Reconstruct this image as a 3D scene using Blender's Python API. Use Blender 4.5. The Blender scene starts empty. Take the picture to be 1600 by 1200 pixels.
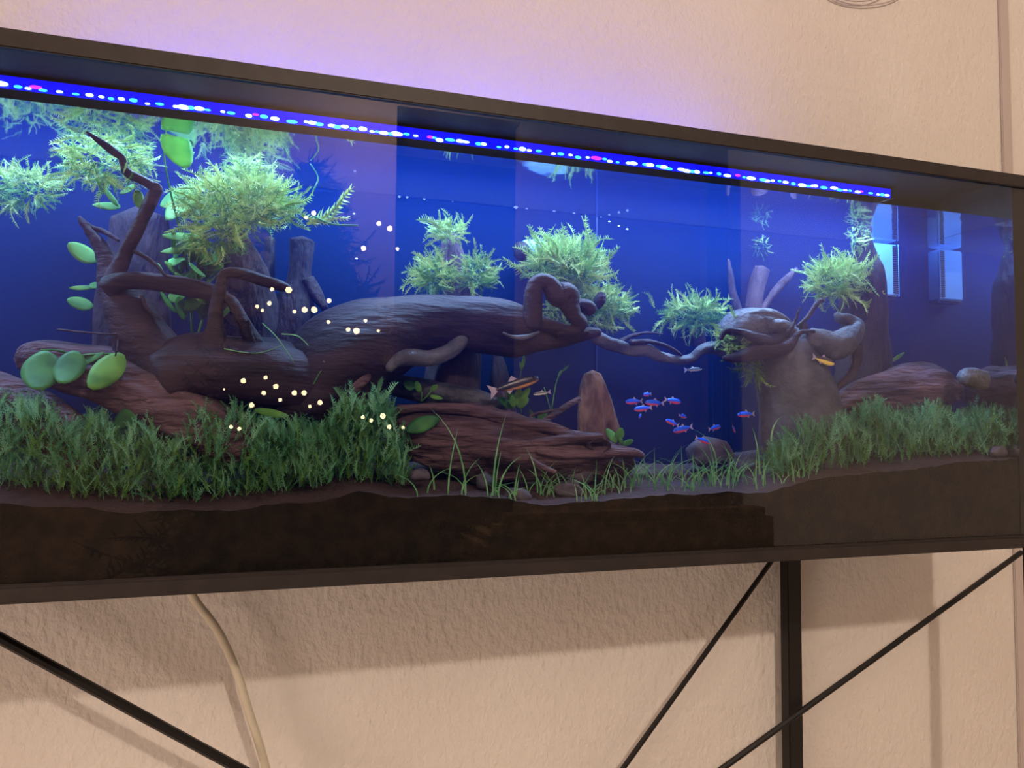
import bpy, bmesh, math, random
import numpy as np
from mathutils import Vector, Matrix, noise, Quaternion

R_ = random.Random(7)
NR = np.random.RandomState(7)
sc = bpy.context.scene
COL = sc.collection

# ---------------------------------------------------------------- camera
F = 1200.0
CM = np.array([[0.9509846648, -0.3091408422, 0.0077528677],
               [-0.0242737728, -0.0496309693, 0.9984726090],
               [0.3082838809, 0.9497203307, 0.0547023052]])
CC = np.array([0.0, -1.07188, 1.166117])
cam = bpy.data.cameras.new('camera'); cam.sensor_width = 36; cam.lens = 36 * F / 1600
cam.clip_start = 0.02; cam.clip_end = 50
camo = bpy.data.objects.new('camera', cam); COL.objects.link(camo)
m = Matrix(((CM[0][0], CM[1][0], -CM[2][0], CC[0]), (CM[0][1], CM[1][1], -CM[2][1], CC[1]),
            (CM[0][2], CM[1][2], -CM[2][2], CC[2]), (0, 0, 0, 1)))
camo.matrix_world = m
sc.camera = camo
sc.view_settings.view_transform = 'Standard'; sc.view_settings.look = 'None'
sc.view_settings.gamma = 1; sc.view_settings.use_curve_mapping = False
sc.view_settings.exposure = 0.0
sc.cycles.use_denoising = True
sc.cycles.max_bounces = 8; sc.cycles.transparent_max_bounces = 24; sc.cycles.volume_bounces = 0
sc.cycles.diffuse_bounces = 3; sc.cycles.glossy_bounces = 4
sc.cycles.caustics_reflective = False; sc.cycles.caustics_refractive = False
sc.cycles.sample_clamp_indirect = 4

def at(px, py, y):
    d = CM.T @ np.array([(px - 800) / F, -(py - 600) / F, 1.0])
    t = (y - CC[1]) / d[1]
    return Vector((CC + t * d).tolist())
def msz(px, p):                       # metres spanned by px pixels at point p
    return px * float(CM[2] @ (np.array(p) - CC)) / F

# ---------------------------------------------------------------- world + lights
W = bpy.data.worlds.new('world'); sc.world = W; W.use_nodes = True
W.node_tree.nodes['Background'].inputs[0].default_value = (0.9, 0.7, 0.5, 1)
W.node_tree.nodes['Background'].inputs[1].default_value = 0.05

def light(name, typ, loc, power, col, **kw):
    l = bpy.data.lights.new(name, typ); l.energy = power; l.color = col
    for k, v in kw.items(): setattr(l, k, v)
    o = bpy.data.objects.new(name, l); o.location = loc; COL.objects.link(o); return o
WALL_Y = 0.30
ZB, ZT = 0.95, 1.65                   # tank bottom and top
WATER_Z = 1.566
XL, XR = -0.75, 1.348                 # inside of the end panes
DEP = 0.26                            # inside back panel
light('ceiling_lamp', 'POINT', (0.67, -3.5, 3.33), 205, (1.0, 0.80, 0.65), shadow_soft_size=0.07)
a = light('second_ceiling_lamp', 'AREA', (-1.2, -2.2, 3.44), 12, (1.0, 0.78, 0.66), shape='DISK', size=1.0)
a = light('low_fill_light', 'AREA', (-2.3, -1.5, .75), 20, (1.0, 0.76, 0.64), shape='DISK', size=1.2); a.rotation_euler = (math.radians(82), 0, math.radians(-60))  # unseen fill added to brighten the lower wall
# LED bar's own light into the water, and an added one imitating its spill
LX0, LX1 = -0.74, 1.172
a = light('led_light', 'AREA', ((LX0 + LX1) / 2, 0.140, 1.622), 30, (0.33, 0.56, 1.0), shape='RECTANGLE', size=LX1 - LX0, size_y=0.018)
a.rotation_euler = (math.radians(0), 0, 0)
a = light('added_spill_light', 'AREA', (0.30, 0.17, 1.676), 1.7, (0.07, 0.09, 1.0), shape='RECTANGLE', size=1.2, size_y=0.015)
a.rotation_euler = (math.radians(180 - 35), 0, 0)
a = light('corner_fill_light', 'AREA', (1.24, 0.19, 1.622), 1.3, (0.16, 0.42, 1.0), shape='RECTANGLE', size=.2, size_y=0.015)  # added fill brightening the filter box corner

# ---------------------------------------------------------------- materials
def nodes(name):
    m = bpy.data.materials.new(name); m.use_nodes = True
    nt = m.node_tree; return m, nt, nt.nodes['Principled BSDF']
def mat(name, c1, c2=None, scale=20, rough=0.7, bump=0.0, bscale=None, stretch=(1, 1, 1), metal=0.0, detail=5, dist=0.002, lo=.35, hi=.65, spec=.3):
    m, nt, b = nodes(name)
    b.inputs['Roughness'].default_value = rough; b.inputs['Metallic'].default_value = metal
    b.inputs['Specular IOR Level'].default_value = spec
    b.inputs['Base Color'].default_value = (*c1, 1)
    if c2 or bump:
        tc = nt.nodes.new('ShaderNodeTexCoord'); mp = nt.nodes.new('ShaderNodeMapping'); mp.inputs['Scale'].default_value = stretch
        nt.links.new(tc.outputs['Object'], mp.inputs[0])
    if c2:
        n = nt.nodes.new('ShaderNodeTexNoise'); n.inputs['Scale'].default_value = scale; n.inputs['Detail'].default_value = detail
        nt.links.new(mp.outputs[0], n.inputs['Vector'])
        r = nt.nodes.new('ShaderNodeValToRGB'); r.color_ramp.elements[0].position = lo; r.color_ramp.elements[1].position = hi
        r.color_ramp.elements[0].color = (*c1, 1); r.color_ramp.elements[1].color = (*c2, 1)
        nt.links.new(n.outputs[0], r.inputs[0]); nt.links.new(r.outputs[0], b.inputs['Base Color'])
    if bump:
        n2 = nt.nodes.new('ShaderNodeTexNoise'); n2.inputs['Scale'].default_value = bscale or scale; n2.inputs['Detail'].default_value = 4
        nt.links.new(mp.outputs[0], n2.inputs['Vector'])
        bp = nt.nodes.new('ShaderNodeBump'); bp.inputs['Strength'].default_value = bump; bp.inputs['Distance'].default_value = dist
        nt.links.new(n2.outputs[0], bp.inputs['Height']); nt.links.new(bp.outputs[0], b.inputs['Normal'])
    return m
def leafmat(name, c1, c2, scale=30, trans=.35):
    m, nt, b = nodes(name); out = nt.nodes['Material Output']
    b.inputs['Roughness'].default_value = .55; b.inputs['Specular IOR Level'].default_value = .25
    tc = nt.nodes.new('ShaderNodeTexCoord')
    n = nt.nodes.new('ShaderNodeTexNoise'); n.inputs['Scale'].default_value = scale
    g = nt.nodes.new('ShaderNodeNewGeometry')
    nt.links.new(g.outputs['Position'], n.inputs['Vector'])
    r = nt.nodes.new('ShaderNodeValToRGB'); r.color_ramp.elements[0].position = .38; r.color_ramp.elements[1].position = .62
    r.color_ramp.elements[0].color = (*c1, 1); r.color_ramp.elements[1].color = (*c2, 1)
    nt.links.new(n.outputs[0], r.inputs[0]); nt.links.new(r.outputs[0], b.inputs['Base Color'])
    t = nt.nodes.new('ShaderNodeBsdfTranslucent'); nt.links.new(r.outputs[0], t.inputs[0])
    mx = nt.nodes.new('ShaderNodeMixShader'); mx.inputs[0].default_value = trans
    nt.links.new(b.outputs[0], mx.inputs[1]); nt.links.new(t.outputs[0], mx.inputs[2]); nt.links.new(mx.outputs[0], out.inputs[0])
    return m
def emit(name, c, s):
    m, nt, b = nodes(name)
    b.inputs['Base Color'].default_value = (*c, 1); b.inputs['Emission Color'].default_value = (*c, 1)
    b.inputs['Emission Strength'].default_value = s
    return m

M_wall = mat('wallpaper', (.87, .82, .76), (.83, .77, .71), scale=3, rough=.85, bump=1.0, bscale=85, stretch=(1, 1, .7), dist=.005, spec=.2)
M_wall2 = mat('dimmed_wall_paint', (.25, .18, .14), rough=.9)  # weaker light on the opposite wall put in as a darker colour
M_shadow = mat('shadow_tone', (.60, .52, .49), rough=.7)  # shade tone for the wall strip and loops
M_black = mat('black_metal', (.022, .017, .017), (.03, .024, .023), scale=40, rough=.5, bump=.1, bscale=400, dist=.0003)
M_hood = mat('black_trim_inside', (.006, .005, .006), rough=.7)
M_rod = mat('brace_metal', (.012, .010, .010), rough=.42)
M_blue = mat('blue_back_panel', (.0003, .0058, .034), (.0003, .005, .029), scale=2, rough=.8, spec=.1)
M_seam = mat('silicone', (.004, .016, .08), rough=.4)
M_wood = mat('driftwood', (.010, .006, .011), (.033, .021, .036), scale=22, rough=.65, spec=.2, bump=.8, bscale=60, stretch=(.35, 1, 1.6), dist=.006)
M_wood2 = mat('pale_driftwood', (.028, .030, .046), (.085, .090, .125), scale=18, rough=.6, bump=1, bscale=60, dist=.006)
M_bark = mat('bark', (.026, .013, .019), (.13, .080, .105), scale=26, rough=.85, bump=1, bscale=60, stretch=(.3, 1, 1.8), dist=.016)
M_barkv = mat('upright_bark', (.020, .011, .017), (.075, .048, .066), scale=26, rough=.85, bump=1, bscale=75, stretch=(1, 1, .3), dist=.010)
M_bark2 = mat('tan_bark', (.06, .03, .024), (.22, .14, .11), scale=45, rough=.85, bump=1, bscale=80, stretch=(1, 1, .4), dist=.012)
M_barkd = mat('dark_bark', (.007, .004, .007), (.024, .015, .022), scale=40, rough=.85, bump=1, bscale=70, stretch=(1, 1, .35), dist=.012)
M_soil = mat('soil', (.0035, .0022, .002), (.015, .0085, .006), scale=55, rough=.95, bump=1, bscale=260, dist=.003, lo=.4, hi=.7)
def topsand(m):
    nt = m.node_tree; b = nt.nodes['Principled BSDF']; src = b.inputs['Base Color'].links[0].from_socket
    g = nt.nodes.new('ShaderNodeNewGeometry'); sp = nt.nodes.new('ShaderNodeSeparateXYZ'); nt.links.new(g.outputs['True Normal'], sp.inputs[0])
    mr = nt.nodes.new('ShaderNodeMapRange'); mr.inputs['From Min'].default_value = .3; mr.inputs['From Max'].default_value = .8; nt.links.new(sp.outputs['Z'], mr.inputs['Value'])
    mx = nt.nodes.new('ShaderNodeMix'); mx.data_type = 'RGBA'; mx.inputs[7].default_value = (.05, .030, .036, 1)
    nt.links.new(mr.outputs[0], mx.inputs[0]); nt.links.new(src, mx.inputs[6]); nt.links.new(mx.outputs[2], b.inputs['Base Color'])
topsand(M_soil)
M_stone = mat('stone', (.04, .035, .055), (.10, .085, .115), scale=40, rough=.7, bump=.5, bscale=90)
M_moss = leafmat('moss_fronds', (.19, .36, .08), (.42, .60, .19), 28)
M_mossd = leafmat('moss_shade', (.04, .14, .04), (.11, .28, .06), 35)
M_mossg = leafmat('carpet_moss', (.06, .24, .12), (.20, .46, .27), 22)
M_leaf = leafmat('broad_leaf', (.06, .22, .05), (.16, .40, .09), 25)
M_leafb = leafmat('bright_broad_leaf', (.12, .46, .16), (.24, .66, .22), 25, .45)
M_leafd = leafmat('dark_broad_leaf', (.025, .12, .04), (.06, .22, .06), 25, .2)
M_grass = leafmat('grass_blade', (.08, .28, .10), (.22, .46, .22), 30)
M_fir = mat('fir_needles', (.006, .010, .005), (.012, .018, .008), scale=20, rough=.9)
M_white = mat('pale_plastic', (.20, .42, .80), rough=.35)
M_cable = mat('cream_cable', (.72, .66, .52), rough=.45)
M_tetra_fin = mat('clear_fin', (.35, .30, .45), rough=.4)
M_eye = mat('eye', (.01, .01, .01), rough=.2)
M_spec = mat('white_speck', (.8, .85, .9), rough=.4)
M_lens = emit('blue_lens', (.0, .002, 1.0), .95)
M_bulbw = emit('white_bulb', (.40, .85, 1.0), 7)
M_bulbc = emit('cyan_bulb', (.03, .45, 1.0), 3.2)
M_bulbm = emit('magenta_bulb', (.75, .03, .85), 1.6)
M_fairy = emit('warm_bulb', (1.0, .78, .45), 26)
M_floor = mat('pale_oak_floor', (.58, .47, .36), (.66, .55, .43), scale=3, stretch=(1, 12, 1), rough=.5)
M_ceil = mat('ceiling_paint', (.8, .76, .7), rough=.9)
M_dark = mat('dark_hall', (.008, .007, .007), rough=.9)
M_cloth = mat('sofa_cloth', (.20, .12, .06), (.25, .16, .08), scale=8, rough=.9, bump=.3, bscale=200)
M_curt = mat('curtain_cloth', (.15, .115, .085), rough=.9)

def schlick_glass():
    m, nt, b = nodes('front_glass'); nt.nodes.remove(b); out = nt.nodes['Material Output']
    g = nt.nodes.new('ShaderNodeNewGeometry')
    dot = nt.nodes.new('ShaderNodeVectorMath'); dot.operation = 'DOT_PRODUCT'
    nt.links.new(g.outputs['Incoming'], dot.inputs[0]); nt.links.new(g.outputs['Normal'], dot.inputs[1])
    ab = nt.nodes.new('ShaderNodeMath'); ab.operation = 'ABSOLUTE'; nt.links.new(dot.outputs['Value'], ab.inputs[0])
    om = nt.nodes.new('ShaderNodeMath'); om.operation = 'SUBTRACT'; om.inputs[0].default_value = 1; nt.links.new(ab.outputs[0], om.inputs[1])
    pw = nt.nodes.new('ShaderNodeMath'); pw.operation = 'POWER'; pw.inputs[1].default_value = 5; nt.links.new(om.outputs[0], pw.inputs[0])
    ma = nt.nodes.new('ShaderNodeMath'); ma.operation = 'MULTIPLY_ADD'; ma.inputs[1].default_value = .94; ma.inputs[2].default_value = .062
    nt.links.new(pw.outputs[0], ma.inputs[0])
    nb = nt.nodes.new('ShaderNodeMath'); nb.operation = 'SUBTRACT'; nb.inputs[0].default_value = 1; nt.links.new(g.outputs['Backfacing'], nb.inputs[1])
    fm = nt.nodes.new('ShaderNodeMath'); fm.operation = 'MULTIPLY'; nt.links.new(ma.outputs[0], fm.inputs[0]); nt.links.new(nb.outputs[0], fm.inputs[1])
    t = nt.nodes.new('ShaderNodeBsdfTransparent'); gl = nt.nodes.new('ShaderNodeBsdfGlossy'); gl.inputs['Roughness'].default_value = 0.0
    mx = nt.nodes.new('ShaderNodeMixShader')
    nt.links.new(fm.outputs[0], mx.inputs[0]); nt.links.new(t.outputs[0], mx.inputs[1]); nt.links.new(gl.outputs[0], mx.inputs[2])
    nt.links.new(mx.outputs[0], out.inputs[0]); return m
def tir(name, lo, hi, rmax, rough, col=(1, 1, 1), bump=0):
    """water-to-air boundary: mirror at glancing angles, clear at steep ones"""
    m, nt, b = nodes(name); nt.nodes.remove(b); out = nt.nodes['Material Output']
    g = nt.nodes.new('ShaderNodeNewGeometry')
    dot = nt.nodes.new('ShaderNodeVectorMath'); dot.operation = 'DOT_PRODUCT'
    nt.links.new(g.outputs['Incoming'], dot.inputs[0]); nt.links.new(g.outputs['True Normal'], dot.inputs[1])
    ab = nt.nodes.new('ShaderNodeMath'); ab.operation = 'ABSOLUTE'; nt.links.new(dot.outputs['Value'], ab.inputs[0])
    mr = nt.nodes.new('ShaderNodeMapRange'); mr.inputs['From Min'].default_value = lo; mr.inputs['From Max'].default_value = hi
    mr.inputs['To Min'].default_value = rmax; mr.inputs['To Max'].default_value = .03
    nt.links.new(ab.outputs[0], mr.inputs['Value'])
    t = nt.nodes.new('ShaderNodeBsdfTransparent'); gl = nt.nodes.new('ShaderNodeBsdfGlossy'); gl.inputs['Roughness'].default_value = rough
    gl.inputs['Color'].default_value = (*col, 1)
    if bump:
        n = nt.nodes.new('ShaderNodeTexNoise'); n.inputs['Scale'].default_value = 14
        nt.links.new(g.outputs['Position'], n.inputs['Vector'])
        bp = nt.nodes.new('ShaderNodeBump'); bp.inputs['Strength'].default_value = bump; bp.inputs['Distance'].default_value = .002
        nt.links.new(n.outputs[0], bp.inputs['Height']); nt.links.new(bp.outputs[0], gl.inputs['Normal'])
    mx = nt.nodes.new('ShaderNodeMixShader')
    nt.links.new(mr.outputs[0], mx.inputs[0]); nt.links.new(t.outputs[0], mx.inputs[1]); nt.links.new(gl.outputs[0], mx.inputs[2])
    nt.links.new(mx.outputs[0], out.inputs[0]); return m
M_glass = schlick_glass()
M_surf = tir('water_surface', .35, .40, .8, .06, (.8, .85, .95), .5)
M_end = tir('end_glass', .80, 1.0, .8, .04, (.75, .8, .95))
def volmat():
    m, nt, b = nodes('tank_water'); nt.nodes.remove(b); out = nt.nodes['Material Output']
    s = nt.nodes.new('ShaderNodeVolumeScatter'); s.inputs['Color'].default_value = (.0, .10, 1, 1); s.inputs['Density'].default_value = .30
    s.inputs['Anisotropy'].default_value = 0.0
    nt.links.new(s.outputs[0], out.inputs['Volume']); return m
M_water = volmat()

# ---------------------------------------------------------------- helpers
def tag(o, label=None, cat=None, group=None, kind=None):
    if label: o['label'] = label
    if cat: o['category'] = cat
    if group: o['group'] = group
    if kind: o['kind'] = kind
    return o
def link(o, parent=None):
    COL.objects.link(o)
    if parent: 
        o.parent = parent
        if parent.type == 'EMPTY': o.matrix_parent_inverse = Matrix.Translation(-parent.location)
    return o
def empty(name, loc=(0, 0, 0), label=None, cat=None, group=None):
    o = bpy.data.objects.new(name, None); o.location = loc; o.empty_display_size = .02; COL.objects.link(o)
    tag(o, label, cat, group); return o
def mesh_obj(name, me, parent=None, mt=None, smooth=False):
    if mt: me.materials.append(mt)
    if smooth: me.polygons.foreach_set('use_smooth', [True] * len(me.polygons))
    return link(bpy.data.objects.new(name, me), parent)
def bm_obj(name, bm, mt, parent=None, smooth=False):
    me = bpy.data.meshes.new(name); bm.to_mesh(me); bm.free()
    return mesh_obj(name, me, parent, mt, smooth)
def box(name, lo, hi, mt, parent=None, bevel=0.0):
    bm = bmesh.new(); bmesh.ops.create_cube(bm, size=1)
    for v in bm.verts:
        v.co = Vector([lo[i] + (v.co[i] + .5) * (hi[i] - lo[i]) for i in range(3)])
    if bevel: bmesh.ops.bevel(bm, geom=bm.edges[:], offset=bevel, segments=2, affect='EDGES')
    return bm_obj(name, bm, mt, parent)
def tris_obj(name, V, T, mt, parent=None):
    me = bpy.data.meshes.new(name); V = np.asarray(V, np.float32); T = np.asarray(T, np.int32)
    me.vertices.add(len(V)); me.vertices.foreach_set('co', V.ravel())
    me.loops.add(T.size); me.loops.foreach_set('vertex_index', T.ravel())
    me.polygons.add(len(T)); me.polygons.foreach_set('loop_start', np.arange(0, T.size, 3, dtype=np.int32))
    me.polygons.foreach_set('loop_total', np.full(len(T), 3, np.int32))
    me.update(calc_edges=True); me.validate()
    return mesh_obj(name, me, parent, mt)
def catmull(P, n):
    out = []
    k = len(P)
    for i in range(k - 1):
        p0 = P[max(i - 1, 0)]; p1 = P[i]; p2 = P[i + 1]; p3 = P[min(i + 2, k - 1)]
        for j in range(n):
            t = j / n
            out.append(.5 * ((2 * p1) + (-p0 + p2) * t + (2 * p0 - 5 * p1 + 4 * p2 - p3) * t * t + (-p0 + 3 * p1 - 3 * p2 + p3) * t ** 3))
    out.append(P[-1]); return out
def add_tube(bm, pts, seg=12, sub=6, rough=.10, ridge=0.0, ysq=1.0, seed=0, cap=True, knob=.0):
    """pts: (x,y,z,r) world metres. Organic tapered tube with lumps and lengthwise ridges."""
    P = [np.array(p, float) for p in pts]
    C = catmull(P, sub); n = len(C)
    pos = [Vector(c[:3]) for c in C]; rad = [max(c[3], .0003) for c in C]
    T0 = (pos[1] - pos[0]).normalized()
    up = Vector((0, 1, 0)) if abs(T0.y) < .9 else Vector((0, 0, 1))
    N = (up - T0 * up.dot(T0)).normalized()
    rings = []; L = 0
    for i in range(n):
        T = (pos[min(i + 1, n - 1)] - pos[max(i - 1, 0)]).normalized()
        N = (N - T * N.dot(T)).normalized(); B = T.cross(N)
        if i: L += (pos[i] - pos[i - 1]).length
        r = rad[i]; endf = 1.0
        ring = []
        for k in range(seg):
            a = 2 * math.pi * k / seg
            ca, sa = math.cos(a), math.sin(a)
            q = noise.noise(Vector((ca * 1.3 + seed, sa * 1.3, L / (r * 3 + .012) + seed)))
            rr = r * (1 + rough * 2 * q)
            if ridge:
                rg = noise.noise(Vector((ca * 4 + seed, sa * 4, L * 9 + seed))) + .6 * noise.noise(Vector((ca * 9, sa * 9 + seed, L * 22)))
                rr += r * ridge * rg
            ring.append(bm.verts.new(pos[i] + N * (ca * rr * ysq) + B * (sa * rr)))
        rings.append(ring)
    for i in range(n - 1):
        for k in range(seg):
            bm.faces.new((rings[i][k], rings[i][(k + 1) % seg], rings[i + 1][(k + 1) % seg], rings[i + 1][k]))
    if cap:
        for ring, s, j in ((rings[0], -1, 0), (rings[-1], 1, n - 1)):
            T = (pos[min(j + 1, n - 1)] - pos[max(j - 1, 0)]).normalized()
            c = bm.verts.new(pos[j] + T * s * rad[j] * .45)
            for k in range(seg):
                f = (ring[k], ring[(k + 1) % seg], c)
                bm.faces.new(f if s > 0 else f[::-1])
def pp(lst):
    """[(px,py,depth,rpx)] -> [(x,y,z,r)]"""
    o = []
    for px, py, d, r in lst:
        p = at(px, py, d); o.append((p.x, p.y, p.z, msz(r, p)))
    return o
def wood(name, tubes, mt, parent=None, seg=14, sub=7, rough=.12, ridge=0.0, seed=0, ysq=1.0, smooth=True):
    bm = bmesh.new()
    for i, t in enumerate(tubes): add_tube(bm, pp(t), seg, sub, rough, ridge, ysq, seed + i * 3.1)
    bmesh.ops.recalc_face_normals(bm, faces=bm.faces[:])
    return bm_obj(name, bm, mt, parent, smooth)

# ================================================================= SETTING
RY, RX0, RX1, RH = -4.3, -3.0, 3.6, 3.5
def sbox(name, lo, hi, mt, bevel=0):
    return tag(box(name, lo, hi, mt, None, bevel), kind='structure')
w = sbox('wall_back', (RX0, WALL_Y, 0), (RX1, WALL_Y + .12, RH), M_wall)
sbox('wall_left', (RX0 - .12, RY, 0), (RX0, WALL_Y + .12, RH), M_wall)
sbox('wall_right', (RX1, RY, 0), (RX1 + .12, WALL_Y + .12, RH), M_wall)
sbox('floor', (RX0 - .12, RY - 1.2, -.1), (RX1 + .12, WALL_Y + .12, 0), M_floor)
sbox('ceiling', (RX0 - .12, RY - 1.2, RH), (RX1 + .12, WALL_Y + .12, RH + .1), M_ceil)
def vx(px, py, v):                                   # point of the room seen mirrored in the front glass
    p = at(px, py, v); return Vector((p.x, -p.y, p.z))
dx0, dx1 = vx(617, 400, -RY).x, vx(814, 400, -RY).x
dz = vx(760, 184, -RY).z
# room wall opposite with a dark opening into the hall
bm = bmesh.new()
def addb(bm, lo, hi):
    r = bmesh.ops.create_cube(bm, size=1)
    for v in r['verts']: v.co = Vector([lo[i] + (v.co[i] + .5) * (hi[i] - lo[i]) for i in range(3)])
addb(bm, (RX0, RY - .15, 0), (dx0, RY, RH)); addb(bm, (dx1, RY - .15, 0), (RX1, RY, RH)); addb(bm, (dx0, RY - .15, dz), (dx1, RY, RH))
tag(bm_obj('wall_front', bm, M_wall2), kind='structure')
sbox('wall_hall', (RX0, RY - 1.2, 0), (RX1, RY - 1.15, RH), M_dark)
sbox('trim_2', (RX0, WALL_Y - .015, 0), (RX1, WALL_Y, .09), M_ceil, .003)
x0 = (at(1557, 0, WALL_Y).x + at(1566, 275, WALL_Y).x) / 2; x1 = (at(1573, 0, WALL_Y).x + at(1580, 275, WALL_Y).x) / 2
sbox('shadow_strip', (x0, WALL_Y - .006, 0), (x1, WALL_Y, RH), M_shadow, .002)  # raised strip in shade colour, imitating a shadow down the wall

# ================================================================= AQUARIUM
tank = empty('aquarium', ((XL + XR) / 2, DEP / 2, ZB), 'long black framed glass aquarium planted with moss and driftwood', 'aquarium')
GI = .006                                            # front glass thickness
XLo, XRo = XL - .012, XR + .038
box('front_pane', (XLo, -0.0005, ZB + .004), (XRo, GI, ZT - .004), M_glass, tank)
box('back_panel', (XLo, DEP, ZB + .004), (XRo, DEP + .008, WATER_Z + .006), M_blue, tank)
box('back_rim', (XLo, DEP - .002, WATER_Z + .004), (XRo, DEP + .008, ZT), M_hood, tank, .0005)
bm = bmesh.new()
vs = [bm.verts.new(c) for c in ((XR, GI, ZB + .01), (XR, DEP, ZB + .01), (XR, DEP, WATER_Z), (XR, GI, WATER_Z))]
bm.faces.new(vs); bm_obj('end_pane', bm, M_end, tank)
box('end_panel', (XR + .001, GI + .0002, ZB + .0085), (XRo, DEP - .0025, ZT - .0045), M_hood, tank)
box('end_panel', (XL - .009, GI, ZB + .004), (XL, DEP, ZT), M_blue, tank)
box('bottom_pane', (XLo, 0, ZB), (XRo, DEP + .008, ZB + .008), M_hood, tank)
def zat(py0, py1): return (at(0, py0, 0).z + at(1600, py1, 0).z) / 2
zti = zat(72, 297); zbi = zat(911, 836)
box('top_rail', (XLo - .003, -.006, zti), (XRo + .003, -.0006, ZT), M_black, tank, .0015)
box('lid', (XLo - .003, -.0003, ZT - .004), (XRo + .003, DEP + .008, ZT), M_hood, tank)
box('bottom_rail', (XLo - .003, -.006, ZB), (XRo + .003, -.0006, zbi), M_black, tank, .0015)
box('bottom_rail', (XLo - .003, -.0085, ZB), (XRo + .003, -.0062, zbi - .004), M_black, tank, .0008)
box('rear_rail', (XLo - .003, DEP + .009, ZB - .0), (XRo + .003, DEP + .013, ZT), M_hood, tank)
s = at(932, 450, DEP).x
bx_ = box('silicone_seam', (s - .0015, DEP - .0015, 1.0), (s + .0015, DEP, WATER_Z), M_seam, tank)
for px in (1112,):
    s = at(px, 450, DEP).x
    box('silicone_seam', (s - .001, DEP - .001, 1.0), (s + .001, DEP, 1.30), M_seam, tank)
# water
wt = box('water', (XL + .001, GI + .001, ZB + .012), (XR - .001, DEP - .003, WATER_Z - .001), M_water)
tag(wt, 'slightly hazy blue water filling the aquarium', 'water')
bm = bmesh.new(); bmesh.ops.create_grid(bm, x_segments=60, y_segments=8, size=.5)
for v in bm.verts:
    v.co = Vector((XL + .001 + (v.co.x + .5) * (XR - XL - .002), GI + (v.co.y + .5) * (DEP - GI - .003), WATER_Z))
ws = bm_obj('water_surface', bm, M_surf, wt)

# substrate
fr = [(-900, 775), (0, 786), (200, 800), (330, 798), (480, 786), (560, 768), (640, 780), (720, 772), (850, 790), (950, 782), (1050, 772), (1200, 770),
      (1260, 752), (1330, 741), (1400, 737), (1500, 722), (1600, 717), (1900, 712)]
fx = np.array([at(a, b, GI).x for a, b in fr]); fz = np.array([at(a, b, GI).z for a, b in fr])
def ground(x, y):
    z = float(np.interp(x, fx, fz))
    t = max(0, (y - .012) / (DEP - .012))
    z += .036 * t ** .9
    z += .004 * noise.noise(Vector((x * 16, y * 16, 0))) + .0022 * noise.noise(Vector((x * 60, y * 60, 3)))
    return z
bm = bmesh.new(); NX, NY = 420, 44; gr = []
for j in range(NY + 1):
    y = GI + .0008 + (DEP - .004 - GI) * (j / NY) ** 1.3
    gr.append([bm.verts.new((XL + .002 + (XR - XL - .004) * i / NX, y, ground(XL + (XR - XL) * i / NX, y))) for i in range(NX + 1)])
for j in range(NY):
    for i in range(NX): bm.faces.new((gr[j][i], gr[j][i + 1], gr[j + 1][i + 1], gr[j + 1][i]))
zb = ZB + .0085
fb = [bm.verts.new((v.co.x, v.co.y, zb)) for v in gr[0]]; bb = [bm.verts.new((v.co.x, v.co.y, zb)) for v in gr[-1]]
for i in range(NX):
    bm.faces.new((fb[i], fb[i + 1], gr[0][i + 1], gr[0][i])); bm.faces.new((gr[-1][i], gr[-1][i + 1], bb[i + 1], bb[i]))
    bm.faces.new((fb[i], bb[i], bb[i + 1], fb[i + 1]))
bm.faces.new([fb[0]] + [g[0] for g in gr] + [bb[0]]); bm.faces.new([fb[-1], bb[-1]] + [g[-1] for g in gr][::-1])
bmesh.ops.recalc_face_normals(bm, faces=bm.faces[:])
so = bm_obj('soil', bm, M_soil, None, False); tag(so, 'dark brown planted soil bed seen against the front glass', 'soil', kind='stuff')

# LED bar
led = empty('led_light_bar', (.2, .03, 1.57), 'long blue glowing light bar with white and magenta bulbs above the water', 'light')
LY = .12
lz0 = (at(0, 138, LY).z + at(1300, 298, LY).z) / 2; print('lz0', lz0)
box('housing', (LX0, LY + .004, lz0 + .0175), (LX1, LY + .045, lz0 + .0225), M_hood, led, .001)
box('bracket', (LX0 - .004, LY + .004, lz0 + .0225), (LX0 + .016, LY + .02, ZT - .0045), M_hood, led)
box('bracket', (LX1 - .06, LY + .004, lz0 + .0225), (LX1 - .04, LY + .02, ZT - .0045), M_hood, led)
box('lens', (LX0, LY, lz0 + .001), (LX1, LY + .003, lz0 + .0185), M_lens, led, .0008)
ub = box('spill_bar', (-.32, .150, ZT + .0005), (.92, .190, ZT + .020), M_hood, None, .001); tag(ub, 'added black bar on the aquarium lid imitating light spilling onto the wall', 'light')  # added bar carrying the imitated spill light
ub = box('corner_fill_bar', (1.15, .175, 1.624), (1.34, .205, 1.640), M_hood, None, .001); box('corner_fill_lip', (1.14, .172, 1.610), (1.34, .1748, 1.640), M_hood, ub); tag(ub, 'added black bar under the lid holding the fill light above the filter box', 'light')  # added housing for the corner fill, its lip hiding the glare
box('bracket', (1.25, .185, 1.640), (1.27, .195, ZT - .0045), M_hood, ub)  # bracket of the added corner fill bar
box('end_cap', (LX1, LY, lz0), (LX1 + .008, LY + .045, lz0 + .0225), M_hood, led, .001)
bulb_me = {}
for nm, mt, r in (('w', M_bulbw, .0036), ('c', M_bulbc, .0034), ('m', M_bulbm, .0036)):
    bm = bmesh.new(); bmesh.ops.create_icosphere(bm, subdivisions=2, radius=1)
    for v in bm.verts: v.co = Vector((v.co.x * r * 1.9, v.co.y * r * .5, v.co.z * r * .75))
    me = bpy.data.meshes.new('bulb'); bm.to_mesh(me); bm.free(); me.materials.append(mt); bulb_me[nm] = me
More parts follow.
